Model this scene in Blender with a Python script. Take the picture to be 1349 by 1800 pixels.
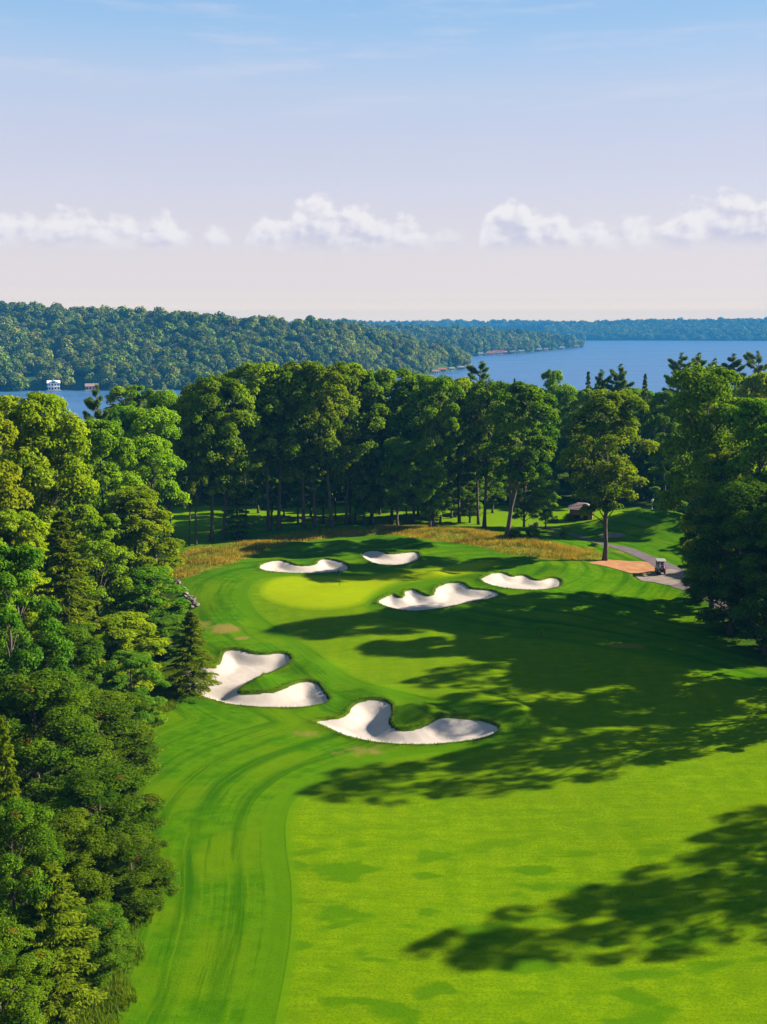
import bpy, bmesh, math, random
import numpy as np
from mathutils import Vector, Matrix
from mathutils.geometry import delaunay_2d_cdt

for o in list(bpy.data.objects):
    bpy.data.objects.remove(o, do_unlink=True)
scene = bpy.context.scene
COL = scene.collection

# ------------------------------------------------------------------ camera
CAM_Z = 34.0
PITCH = math.atan(330.0 / 1800.0)          # horizon sits 330 px above the picture's middle
cam_data = bpy.data.cameras.new('camera')
cam_data.sensor_fit = 'VERTICAL'
cam_data.sensor_height = 24.0
cam_data.lens = 24.0
cam_data.clip_start = 0.5
cam_data.clip_end = 40000.0
cam = bpy.data.objects.new('camera', cam_data)
cam.location = (0, 0, CAM_Z)
cam.rotation_euler = (math.pi / 2 - PITCH, 0, 0)
COL.objects.link(cam)
scene.camera = cam

# ------------------------------------------------------------------ sun and sky
SUN_EL = math.radians(29.0)
SUN_AZ = math.radians(74.0)                # clockwise from +Y
sun_dir = Vector((math.sin(SUN_AZ) * math.cos(SUN_EL), math.cos(SUN_AZ) * math.cos(SUN_EL), math.sin(SUN_EL)))
sd = bpy.data.lights.new('sun', 'SUN')
sd.energy = 5.0
sd.angle = math.radians(0.55)
sd.color = (1.0, 0.92, 0.78)
sun = bpy.data.objects.new('sun', sd)
sun.rotation_euler = sun_dir.to_track_quat('Z', 'Y').to_euler()
sun.location = (80, 60, 120)
COL.objects.link(sun)

scene.view_settings.view_transform = 'Standard'
scene.view_settings.look = 'None'
scene.view_settings.gamma = 1.0
scene.view_settings.use_curve_mapping = False
scene.view_settings.exposure = 1.98

scene.render.engine = 'CYCLES'
cy = scene.cycles
cy.use_denoising = True
try:
    cy.denoiser = 'OPENIMAGEDENOISE'
    cy.denoising_input_passes = 'RGB_ALBEDO_NORMAL'
except Exception:
    pass
cy.use_adaptive_sampling = True
cy.adaptive_threshold = 0.008
cy.max_bounces = 6
cy.diffuse_bounces = 2
cy.glossy_bounces = 2
cy.transmission_bounces = 4
cy.volume_bounces = 0
cy.transparent_max_bounces = 4
cy.caustics_reflective = False
cy.caustics_refractive = False


class NT:
    """small helper for wiring nodes"""
    def __init__(self, tree):
        self.t = tree
        self.n = tree.nodes
        self.l = tree.links

    def new(self, kind, **kw):
        nd = self.n.new(kind)
        for k, v in kw.items():
            setattr(nd, k, v)
        return nd

    def put(self, sock, v):
        if v is None:
            return
        if isinstance(v, bpy.types.NodeSocket):
            self.l.new(v, sock)
        else:
            try:
                sock.default_value = v
            except Exception:
                sock.default_value = (v[0], v[1], v[2], 1.0) if hasattr(v, '__len__') else (v, v, v)

    def m(self, op, a, b=None, c=None, clamp=False):
        nd = self.new('ShaderNodeMath', operation=op, use_clamp=clamp)
        self.put(nd.inputs[0], a)
        self.put(nd.inputs[1], b)
        self.put(nd.inputs[2], c)
        return nd.outputs[0]

    def smooth(self, x, lo, hi, a=0.0, b=1.0):
        nd = self.new('ShaderNodeMapRange', interpolation_type='SMOOTHSTEP')
        self.put(nd.inputs[0], x)
        for i, v in enumerate((lo, hi, a, b)):
            self.put(nd.inputs[1 + i], v)
        return nd.outputs[0]

    def lin(self, x, lo, hi, a=0.0, b=1.0):
        nd = self.new('ShaderNodeMapRange')
        self.put(nd.inputs[0], x)
        for i, v in enumerate((lo, hi, a, b)):
            self.put(nd.inputs[1 + i], v)
        return nd.outputs[0]

    def mix(self, f, a, b, mode='MIX'):
        nd = self.new('ShaderNodeMix', data_type='RGBA', blend_type=mode)
        self.put(nd.inputs[0], f)
        for s, v in ((nd.inputs[6], a), (nd.inputs[7], b)):
            if isinstance(v, bpy.types.NodeSocket):
                self.l.new(v, s)
            else:
                s.default_value = (v[0], v[1], v[2], 1.0)
        return nd.outputs[2]

    def noise(self, vec, scale, detail=4.0, rough=0.55, dim='3D', w=None):
        nd = self.new('ShaderNodeTexNoise', noise_dimensions=dim)
        if vec is not None:
            self.put(nd.inputs['Vector'], vec)
        nd.inputs['Scale'].default_value = scale
        nd.inputs['Detail'].default_value = detail
        nd.inputs['Roughness'].default_value = rough
        return nd.outputs[0]

    def xyz(self, x, y, z):
        nd = self.new('ShaderNodeCombineXYZ')
        for i, v in enumerate((x, y, z)):
            self.put(nd.inputs[i], v)
        return nd.outputs[0]

    def attr(self, name):
        return self.new('ShaderNodeAttribute', attribute_name=name).outputs['Fac']

    def bump(self, h, strength=0.5, dist=0.1):
        nd = self.new('ShaderNodeBump')
        nd.inputs['Strength'].default_value = strength
        nd.inputs['Distance'].default_value = dist
        self.put(nd.inputs['Height'], h)
        return nd.outputs[0]


world = bpy.data.worlds.new('World')
scene.world = world
world.use_nodes = True
wt = NT(world.node_tree)
wt.n.clear()
sky = wt.new('ShaderNodeTexSky', sky_type='NISHITA')
sky.sun_disc = False
sky.sun_elevation = SUN_EL
sky.sun_rotation = SUN_AZ
sky.altitude = 200.0
sky.air_density = 1.0
sky.dust_density = 0.6
sky.ozone_density = 2.0
gen = wt.new('ShaderNodeTexCoord').outputs['Generated']
sep = wt.new('ShaderNodeSeparateXYZ')
wt.l.new(gen, sep.inputs[0])
az = wt.m('MULTIPLY', wt.m('ARCTAN2', sep.outputs[0], sep.outputs[1]), 57.29578)
el = wt.m('MULTIPLY', wt.m('ARCSINE', sep.outputs[2]), 57.29578)
# cumulus row low over the far shore: cloud-top outline along the horizon
env = None
for (c, w_, a_) in ((-19.5, 2.6, .62), (-16.4, 1.8, .72), (-13.8, 1.8, .60), (-11.6, 1.6, .55), (-9.0, 0.9, .42), (-5.9, 1.7, .66), (-3.7, 2.0, 1.0), (-1.5, 2.4, .85), (0.8, 1.9, .58),
                    (3.3, 1.3, .34), (6.8, 1.7, .94), (8.7, 2.0, .76), (11.0, 2.1, .52), (13.6, 2.0, .50), (16.2, 1.9, .74), (18.0, 2.0, 1.0), (20.6, 2.5, .86)):
    d = wt.m('DIVIDE', wt.m('SUBTRACT', az, c), w_)
    g = wt.m('MULTIPLY', wt.m('SQRT', wt.m('MAXIMUM', wt.m('SUBTRACT', 1.0, wt.m('MULTIPLY', d, d)), 0.0)), a_)
    env = g if env is None else wt.m('MAXIMUM', env, g)
far_n = wt.noise(wt.xyz(wt.m('MULTIPLY', az, 0.16), 3.1, 0.0), 1.0, 2.0)
far_env = wt.m('MULTIPLY', wt.smooth(far_n, 0.38, 0.70), wt.smooth(wt.m('ABSOLUTE', az), 21.5, 24.5))
env = wt.m('MAXIMUM', env, far_env)
cvec = wt.xyz(az, wt.m('MULTIPLY', el, 1.35), 0.0)
cvec_off = wt.xyz(wt.m('ADD', az, 0.34), wt.m('MULTIPLY', wt.m('ADD', el, 0.26), 1.35), 0.0)
fb = wt.noise(cvec, 0.72, 4.0, 0.46)
fb2 = wt.noise(cvec_off, 0.72, 4.0, 0.46)
puff = wt.noise(cvec, 2.3, 3.0, 0.5)
some = wt.m('MINIMUM', wt.m('MULTIPLY', env, 2.2), 1.0)
lump = wt.m('ADD', wt.m('MULTIPLY', wt.m('SUBTRACT', fb, 0.52), 2.3), wt.m('MULTIPLY', wt.m('SUBTRACT', puff, 0.5), 0.75))
top = wt.m('ADD', wt.m('ADD', 4.15, wt.m('MULTIPLY', env, 2.75)), wt.m('MULTIPLY', lump, some))
dens = wt.smooth(wt.m('SUBTRACT', top, el), -0.08, 0.62)
base_fade = wt.smooth(wt.m('ADD', el, wt.m('MULTIPLY', wt.m('SUBTRACT', fb, 0.5), 0.9)), 3.7, 4.7)
wisp = wt.smooth(fb, 0.30, 0.50, 0.75, 1.0)
cloud = wt.m('MULTIPLY', wt.m('MULTIPLY', wt.m('MULTIPLY', dens, base_fade), wisp), wt.smooth(env, 0.05, 0.50))
lit = wt.smooth(wt.m('ADD', wt.m('MULTIPLY', wt.m('SUBTRACT', fb, fb2), 2.2), wt.lin(wt.m('SUBTRACT', top, el), 0.0, 2.6, 0.95, 0.22)), 0.10, 0.90)
# thin high cirrus
ci = wt.noise(wt.xyz(wt.m('MULTIPLY', az, 0.10), wt.m('MULTIPLY', el, 0.75), 7.0), 1.0, 5.0, 0.6)
cir = wt.m('MULTIPLY', wt.smooth(ci, 0.48, 0.75), wt.m('MULTIPLY', wt.smooth(el, 7.0, 13.0), 0.40))
d1 = wt.m('DIVIDE', wt.m('SUBTRACT', az, -4.1), 1.6)
d2 = wt.m('DIVIDE', wt.m('SUBTRACT', az, -0.4), 1.4)
p1 = wt.m('EXPONENT', wt.m('MULTIPLY', wt.m('ADD', wt.m('MULTIPLY', d1, d1), wt.m('POWER', wt.m('MULTIPLY', wt.m('SUBTRACT', el, 17.2), 1.6), 2.0)), -1.0))
p2 = wt.m('EXPONENT', wt.m('MULTIPLY', wt.m('ADD', wt.m('MULTIPLY', d2, d2), wt.m('POWER', wt.m('MULTIPLY', wt.m('SUBTRACT', el, 16.8), 2.0), 2.0)), -1.0))
pp = wt.m('MULTIPLY', wt.m('ADD', p1, p2), wt.smooth(wt.noise(cvec, 0.9, 5.0, 0.6), 0.40, 0.62, 0.0, 0.8))
cir = wt.m('MAXIMUM', cir, pp)
# thin lilac-white haze low in the sky, clear blue above it
tint = wt.new('ShaderNodeValToRGB')
wt.l.new(wt.lin(el, 0.0, 40.0), tint.inputs[0])
els = tint.color_ramp.elements
HAZE_DENSITY = 0.00020
HAZE_COLOR = (0.028, 0.195, 0.44)
HAZE_GLOW = (0.012, 0.070, 0.165)           # what an endless depth of that air looks like
SKY_SEEN = [(0.0, (226, 216, 217)), (0.6, (226, 216, 217)), (1.2, (225, 216, 219)), (2.0, (224, 215, 221)), (3.0, (223, 215, 222)), (4.5, (220, 214, 224)), (7.0, (212, 212, 229)),
            (9.5, (202, 208, 230)), (12.0, (190, 206, 233)), (13.6, (174, 202, 236)), (15.0, (158, 197, 236)), (16.5, (147, 191, 236)), (18.5, (136, 183, 234)), (26.0, (132, 184, 237)), (40.0, (120, 176, 234))]
SKY_RAMP = []
for e_, c_ in SKY_SEEN:
    path_ = min(62.0 / max(math.sin(math.radians(e_)), 1e-4), 5300.0)
    T_ = math.exp(-HAZE_DENSITY * path_)
    lin_ = [((v / 255 + 0.055) / 1.055) ** 2.4 / 2 ** scene.view_settings.exposure for v in c_]
    SKY_RAMP.append((e_ / 40.0, tuple(max(0.02, (l_ - g_ * (1 - T_)) / T_) for l_, g_ in zip(lin_, HAZE_GLOW))))
els[0].position, els[0].color = SKY_RAMP[0][0], (*SKY_RAMP[0][1], 1)
els[1].position, els[1].color = SKY_RAMP[-1][0], (*SKY_RAMP[-1][1], 1)
for p_, c_ in SKY_RAMP[1:-1]:
    e_ = els.new(p_)
    e_.color = (*c_, 1)
SKY_K = 0.05
veil = wt.mix(1.0, tint.outputs[0], (1 / SKY_K,) * 3, 'MULTIPLY')
air = wt.mix(wt.smooth(el, 18.0, 60.0, 0.92, 0.60), sky.outputs[0], veil)
cl_col = wt.mix(lit, (0.172 / SKY_K, 0.168 / SKY_K, 0.196 / SKY_K), (0.244 / SKY_K, 0.233 / SKY_K, 0.231 / SKY_K))
air = wt.mix(cir, air, (0.185 / SKY_K, 0.185 / SKY_K, 0.213 / SKY_K))
skycol = wt.mix(wt.m('MULTIPLY', cloud, 0.93), air, cl_col)
bg = wt.new('ShaderNodeBackground')
wt.l.new(skycol, bg.inputs[0])
bg.inputs[1].default_value = SKY_K
wo = wt.new('ShaderNodeOutputWorld')
wt.l.new(bg.outputs[0], wo.inputs[0])

# ------------------------------------------------------------------ helpers
rng = np.random.default_rng(11)
CP, SP = math.cos(PITCH), math.sin(PITCH)
LAKE_Z = -26.0


def ray(px, py):
    px = np.asarray(px, float)
    py = np.asarray(py, float)
    u = (px - 674.5) / 1800.0
    v = (900.0 - py) / 1800.0
    return u, CP + v * SP, -SP + v * CP


def at_dist(px, py, D):
    """point on the sight line of a photo pixel at ground distance D (metres along Y)"""
    dx, dy, dz = ray(px, py)
    t = D / dy
    return dx * t, D, CAM_Z + dz * t


def smoothstep(a, b, x):
    t = np.clip((x - a) / (b - a), 0, 1)
    return t * t * (3 - 2 * t)


def flat_at(px, py, z=0.0):
    dx, dy, dz = ray(px, py)
    t = (z - CAM_Z) / dz
    return dx * t, dy * t


BUMPS = []


def bump_px(px, py, amp, sx, sy, rot=0.0):
    x, y = flat_at(px, py)
    BUMPS.append((float(x), float(y), amp, sx, sy, math.radians(rot)))


for b in [
    (525, 973, 0.75, 2.6, 2.0), (470, 972, 0.45, 3.0, 2.2), (600, 968, 0.65, 3.0, 2.4),          # round the back-left bunker
    (690, 957, 0.75, 4.5, 2.4), (752, 968, 0.55, 2.5, 2.4),                                       # behind the back bunker
    (430, 938, 0.9, 9.0, 5.0), (600, 938, 1.2, 13.0, 5.0), (800, 945, 1.1, 11.0, 5.0), (960, 962, 0.5, 8.0, 4.0),
    (455, 1205, 1.05, 2.6, 2.0), (545, 1180, 0.75, 3.2, 3.0), (430, 1138, 0.5, 4.0, 2.5),          # bunker on the left
    (735, 1262, 1.25, 2.3, 1.8), (820, 1240, 0.75, 3.4, 2.2), (660, 1222, 0.5, 2.6, 1.8), (905, 1262, 0.8, 2.2, 2.2),  # front bunker
    (700, 1028, 0.45, 2.2, 1.8), (765, 1026, 0.6, 2.0, 1.6), (850, 1030, 0.7, 3.0, 2.2),           # right greenside bunker
    (925, 1003, 0.5, 3.0, 2.0), (990, 1012, 0.5, 2.6, 2.2),
    (1120, 925, 2.2, 8.5, 8.0), (1190, 930, 1.4, 8.0, 8.0),
    (380, 1090, 0.6, 4.0, 6.0),
]:
    bump_px(*b)


def h0(x, y):
    """lie of the land without the bunkers"""
    x = np.asarray(x, float)
    y = np.asarray(y, float)
    z = 0.22 * np.sin(x * 0.085 + 0.6) * np.cos(y * 0.061) + 0.10 * np.sin(x * 0.21 + y * 0.13 + 1.0)
    # the green sits on a low shelf
    z = z + 1.0 * smoothstep(112, 121, y + 0.10 * x) * smoothstep(-34, -22, x) * (1 - smoothstep(22, 36, x)) * (1 - smoothstep(150, 165, y))
    for (bx, by, a, sx, sy, r) in BUMPS:
        z = z + a * np.exp(-((x - bx) / sx) ** 2 - ((y - by) / sy) ** 2)
    # hollow with the neighbouring fairway behind the trees
    z = z - 1.0 * smoothstep(168, 180, y)
    # the land falls to the lake
    z = z - 28.0 * smoothstep(235, 470, y - 0.05 * np.abs(x))
    return z


def ground_at(px, py, zf=h0):
    dx, dy, dz = ray(px, py)
    z = np.zeros_like(np.asarray(dx * 1.0))
    for _ in range(14):
        t = (z - CAM_Z) / dz
        x, y = dx * t, dy * t
        z = 0.5 * z + 0.5 * zf(x, y)
    t = (z - CAM_Z) / dz
    return dx * t, dy * t


def spline(pts, n=5, closed=True):
    P = np.asarray(pts, float)
    N = len(P)
    out = []
    rangeN = N if closed else N - 1
    for i in range(rangeN):
        if closed:
            p0, p1, p2, p3 = P[(i - 1) % N], P[i], P[(i + 1) % N], P[(i + 2) % N]
        else:
            p0, p1, p2, p3 = P[max(i - 1, 0)], P[i], P[i + 1], P[min(i + 2, N - 1)]
        for k in range(n):
            t = k / n
            out.append(0.5 * ((2 * p1) + (-p0 + p2) * t + (2 * p0 - 5 * p1 + 4 * p2 - p3) * t * t + (-p0 + 3 * p1 - 3 * p2 + p3) * t ** 3))
    if not closed:
        out.append(P[-1])
    return np.array(out)


def outline_px(pts, n=5):
    s = spline(pts, n)
    x, y = ground_at(s[:, 0], s[:, 1])
    return np.stack([x, y], 1)


def sdf(poly, X, Y, margin=6.0):
    """signed distance (negative inside) and nearest outline point"""
    X = np.asarray(X, float)
    Y = np.asarray(Y, float)
    D = np.full(X.shape, 99.0)
    NX = X.copy()
    NY = Y.copy()
    x0, y0 = poly.min(0) - margin
    x1, y1 = poly.max(0) + margin
    sel = np.nonzero((X > x0) & (X < x1) & (Y > y0) & (Y < y1))
    if len(sel[0]) == 0:
        return D, NX, NY
    px, py = X[sel], Y[sel]
    best = np.full(px.shape, 1e9)
    bx = px.copy()
    by = py.copy()
    ins = np.zeros(px.shape, bool)
    A = poly
    B = np.roll(poly, -1, 0)
    for (ax, ay), (cx, cy_) in zip(A, B):
        ex, ey = cx - ax, cy_ - ay
        L = ex * ex + ey * ey + 1e-12
        t = np.clip(((px - ax) * ex + (py - ay) * ey) / L, 0, 1)
        qx, qy = ax + t * ex, ay + t * ey
        d = (px - qx) ** 2 + (py - qy) ** 2
        k = d < best
        best = np.where(k, d, best)
        bx = np.where(k, qx, bx)
        by = np.where(k, qy, by)
        if ay != cy_:
            c = ((ay > py) != (cy_ > py)) & (px < (cx - ax) * (py - ay) / (cy_ - ay) + ax)
            ins ^= c
    d = np.sqrt(best)
    D[sel] = np.where(ins, -d, d)
    NX[sel] = bx
    NY[sel] = by
    return D, NX, NY


def np_mesh(name, V, faces, mats=(), attrs=None, smooth=False, matidx=None):
    me = bpy.data.meshes.new(name)
    V = np.ascontiguousarray(V, dtype=np.float32)
    me.vertices.add(len(V))
    me.vertices.foreach_set('co', V.ravel())
    idx = np.concatenate([np.asarray(f).ravel() for f in faces]).astype(np.int32)
    tot = np.concatenate([np.full(len(f), np.asarray(f).shape[1], np.int32) for f in faces])
    start = np.concatenate([[0], np.cumsum(tot)[:-1]]).astype(np.int32)
    me.loops.add(len(idx))
    me.loops.foreach_set('vertex_index', idx)
    me.polygons.add(len(tot))
    me.polygons.foreach_set('loop_start', start)
    me.polygons.foreach_set('loop_total', tot)
    if smooth:
        me.polygons.foreach_set('use_smooth', np.ones(len(tot), bool))
    for m in mats:
        me.materials.append(m)
    if matidx is not None:
        me.polygons.foreach_set('material_index', np.asarray(matidx, np.int32))
    if attrs:
        for k, a in attrs.items():
            at = me.attributes.new(k, 'FLOAT', 'POINT')
            at.data.foreach_set('value', np.ascontiguousarray(a, np.float32).ravel())
    me.update()
    me.validate()
    return me


def obj(name, me, parent=None, loc=None):
    o = bpy.data.objects.new(name, me)
    COL.objects.link(o)
    if parent:
        o.parent = parent
    if loc is not None:
        o.location = loc
    return o


def tag(o, label=None, cat=None, group=None, kind=None):
    if label:
        o['label'] = label
    if cat:
        o['category'] = cat
    if group:
        o['group'] = group
    if kind:
        o['kind'] = kind
    return o


def empty(name, loc, rz=0.0):
    o = bpy.data.objects.new(name, None)
    o.location = loc
    o.rotation_euler = (0, 0, rz)
    o.empty_display_size = 0.5
    COL.objects.link(o)
    return o


class MB:
    """collects simple shapes into one mesh"""
    def __init__(self):
        self.v = []
        self.f = []

    def add(self, vs, fs):
        n = len(self.v)
        self.v += [tuple(p) for p in vs]
        self.f += [tuple(i + n for i in f) for f in fs]

    def box(self, x0, x1, y0, y1, z0, z1, mat=None):
        vs = [(x, y, z) for z in (z0, z1) for (x, y) in ((x0, y0), (x1, y0), (x1, y1), (x0, y1))]
        if mat is not None:
            vs = [mat @ Vector(p) for p in vs]
        self.add(vs, [(3, 2, 1, 0), (4, 5, 6, 7), (0, 1, 5, 4), (1, 2, 6, 5), (2, 3, 7, 6), (3, 0, 4, 7)])

    def tube(self, pts, radii, sides=6, cap=True):
        pts = [Vector(p) for p in pts]
        n0 = len(self.v)
        rings = []
        ref = Vector((0.31, 0.95, 0.05))
        for i, p in enumerate(pts):
            d = (pts[min(i + 1, len(pts) - 1)] - pts[max(i - 1, 0)])
            d = d.normalized() if d.length > 1e-9 else Vector((0, 0, 1))
            a = d.cross(ref)
            if a.length < 1e-3:
                a = d.cross(Vector((1, 0, 0)))
            a.normalize()
            b = d.cross(a)
            r = radii[i]
            ring = []
            for k in range(sides):
                an = 2 * math.pi * k / sides
                ring.append(p + (a * math.cos(an) + b * math.sin(an)) * r)
            rings.append(ring)
        vs = [q for ring in rings for q in ring]
        fs = []
        for i in range(len(pts) - 1):
            for k in range(sides):
                k2 = (k + 1) % sides
                fs.append((i * sides + k, i * sides + k2, (i + 1) * sides + k2, (i + 1) * sides + k))
        if cap:
            fs.append(tuple(range(sides - 1, -1, -1)))
            fs.append(tuple((len(pts) - 1) * sides + k for k in range(sides)))
        self.add(vs, fs)

    def lathe(self, prof, sides=12, axis='Z', at=(0, 0, 0)):
        vs, fs = [], []
        for (r, h) in prof:
            for k in range(sides):
                an = 2 * math.pi * k / sides
                c, s = r * math.cos(an), r * math.sin(an)
                if axis == 'Z':
                    vs.append((at[0] + c, at[1] + s, at[2] + h))
                else:
                    vs.append((at[0] + h, at[1] + c, at[2] + s))
        for i in range(len(prof) - 1):
            for k in range(sides):
                k2 = (k + 1) % sides
                fs.append((i * sides + k, i * sides + k2, (i + 1) * sides + k2, (i + 1) * sides + k))
        fs.append(tuple(range(sides - 1, -1, -1)))
        fs.append(tuple((len(prof) - 1) * sides + k for k in range(sides)))
        self.add(vs, fs)

    def mesh(self, name, mat, smooth=False, bevel=0.0):
        me = bpy.data.meshes.new(name)
        me.from_pydata(self.v, [], self.f)
        if bevel > 0:
            bm = bmesh.new()
            bm.from_mesh(me)
            bmesh.ops.bevel(bm, geom=list(bm.edges), offset=bevel, segments=2, affect='EDGES', profile=0.6)
            bm.to_mesh(me)
            bm.free()
        me.materials.append(mat)
        if smooth:
            me.polygons.foreach_set('use_smooth', np.ones(len(me.polygons), bool))
        me.update()
        return me

    def build(self, name, mat, parent=None, smooth=False, bevel=0.0):
        return obj(name, self.mesh(name, mat, smooth, bevel), parent)


# ------------------------------------------------------------------ materials
def new_mat(name):
    m = bpy.data.materials.new(name)
    m.use_nodes = True
    t = NT(m.node_tree)
    t.n.clear()
    out = t.new('ShaderNodeOutputMaterial')
    return m, t, out


def principled(t, out, color, rough=0.9, spec=0.2, normal=None, metallic=0.0):
    p = t.new('ShaderNodeBsdfPrincipled')
    t.put(p.inputs['Base Color'], color if isinstance(color, bpy.types.NodeSocket) else (*color, 1.0))
    t.put(p.inputs['Roughness'], rough)
    p.inputs['Specular IOR Level'].default_value = spec
    p.inputs['Metallic'].default_value = metallic
    if normal is not None:
        t.l.new(normal, p.inputs['Normal'])
    t.l.new(p.outputs[0], out.inputs[0])
    return p


def plain(name, color, rough=0.7, spec=0.3, var=0.12, scale=6.0, metallic=0.0):
    m, t, out = new_mat(name)
    co = t.new('ShaderNodeTexCoord').outputs['Object']
    n = t.noise(co, scale, 4.0)
    c = t.mix(n, tuple(x * (1 - var) for x in color), tuple(min(1, x * (1 + var)) for x in color))
    principled(t, out, c, rough, spec, None, metallic)
    return m


def geo_pos(t):
    return t.new('ShaderNodeNewGeometry').outputs['Position']


def scaled(t, vec, s):
    nd = t.new('ShaderNodeVectorMath', operation='MULTIPLY')
    t.l.new(vec, nd.inputs[0])
    nd.inputs[1].default_value = s
    return nd.outputs[0]


def grass_bits(t, pos, fine=1.0):
    """mottling shared by all mown turf, stretched across the line of play like clipped rows"""
    big = t.noise(pos, 0.16, 3.0, 0.55)
    mid = t.noise(scaled(t, pos, (0.55, 1.0, 1.0)), 1.1, 5.0, 0.62)
    fin = t.noise(scaled(t, pos, (0.8, 1.0, 1.0)), 9.0 * fine, 4.0, 0.7)
    return big, mid, fin


def mat_ground():
    m, t, out = new_mat('rough grass')
    pos = geo_pos(t)
    big, mid, fin = grass_bits(t, pos)
    fd = t.attr('fd')
    fes = t.attr('fescue')
    dry = t.attr('dry')
    wild = t.attr('wild')
    far = t.attr('mown_far')
    c = t.mix(t.smooth(mid, 0.32, 0.68), (0.0260, 0.0830, 0.0006), (0.0480, 0.1180, 0.0006))
    c = t.mix(t.smooth(big, 0.40, 0.66, 0.0, 0.75), c, (0.0700, 0.1220, 0.0006))
    # mower lanes running along the fairway's edge
    wob = t.m('MULTIPLY', t.m('SUBTRACT', t.noise(pos, 0.12, 2.0), 0.5), 1.2)
    sy = t.new('ShaderNodeSeparateXYZ')
    t.l.new(pos, sy.inputs[0])
    along = sy.outputs[1]
    lane = t.m('SINE', t.m('MULTIPLY', t.m('ADD', fd, wob), 2.3))
    gate = t.noise(t.xyz(t.m('MULTIPLY', fd, 0.55), t.m('MULTIPLY', along, 0.055), 0.0), 1.0, 3.0, 0.6)
    lk = t.m('MULTIPLY', t.smooth(lane, -0.5, 0.9), t.smooth(gate, 0.38, 0.62))
    c = t.mix(t.m('MULTIPLY', lk, 0.80), c, (0.0150, 0.0620, 0.0006))
    fine = t.noise(t.xyz(t.m('MULTIPLY', t.m('ADD', fd, t.m('MULTIPLY', wob, 0.5)), 2.6), t.m('MULTIPLY', along, 0.09), 3.0), 1.0, 4.0, 0.65)
    c = t.mix(t.smooth(fine, 0.50, 0.68, 0.0, 0.65), c, (0.0640, 0.1200, 0.0006))
    c = t.mix(t.smooth(fine, 0.46, 0.32, 0.0, 0.55), c, (0.0150, 0.0600, 0.0006))
    # first cut, a lighter ribbon beside the fairway
    cut = t.m('MULTIPLY', t.smooth(fd, 1.7, 1.45), 0.75)
    c = t.mix(cut, c, (0.0504, 0.1148, 0.0006))
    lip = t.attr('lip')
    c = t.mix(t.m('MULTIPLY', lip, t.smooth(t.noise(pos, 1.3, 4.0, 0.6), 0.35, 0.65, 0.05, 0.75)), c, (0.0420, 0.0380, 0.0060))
    # tall grass beds, dry spots, scrub under the trees, the neighbouring fairway
    fc = t.mix(t.smooth(mid, 0.3, 0.7), (0.140, 0.100, 0.012), (0.225, 0.170, 0.022))
    fc = t.mix(t.smooth(t.noise(pos, 0.33, 4.0), 0.40, 0.54, 0.0, 0.9), fc, (0.0840, 0.1064, 0.0084))
    c = t.mix(t.smooth(t.m('ADD', fes, t.m('MULTIPLY', t.m('SUBTRACT', t.noise(pos, 0.42, 5.0, 0.65), 0.5), 1.9)), 0.30, 0.75), c, fc)
    c = t.mix(t.smooth(t.m('ADD', dry, t.m('MULTIPLY', t.m('SUBTRACT', t.noise(pos, 0.9, 5.0, 0.6), 0.5), 0.9)), 0.35, 0.75, 0.0, 0.8), c, (0.1512, 0.1064, 0.0280))
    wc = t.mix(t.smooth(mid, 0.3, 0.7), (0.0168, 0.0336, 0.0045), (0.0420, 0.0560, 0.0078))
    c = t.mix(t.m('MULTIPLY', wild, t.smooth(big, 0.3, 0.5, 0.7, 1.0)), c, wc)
    c = t.mix(far, c, t.mix(mid, (0.0728, 0.1400, 0.0011), (0.1008, 0.1680, 0.0011)))
    c = t.mix(t.smooth(fin, 0.42, 0.75, 0.0, 0.32), c, (0.0112, 0.0448, 0.0011))
    hb = t.m('ADD', t.m('MULTIPLY', fin, 0.5), t.m('MULTIPLY', t.noise(pos, 22.0, 3.0, 0.7), 0.5))
    principled(t, out, c, 1.0, 0.0, t.bump(hb, 0.7, 0.10))
    return m


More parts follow.
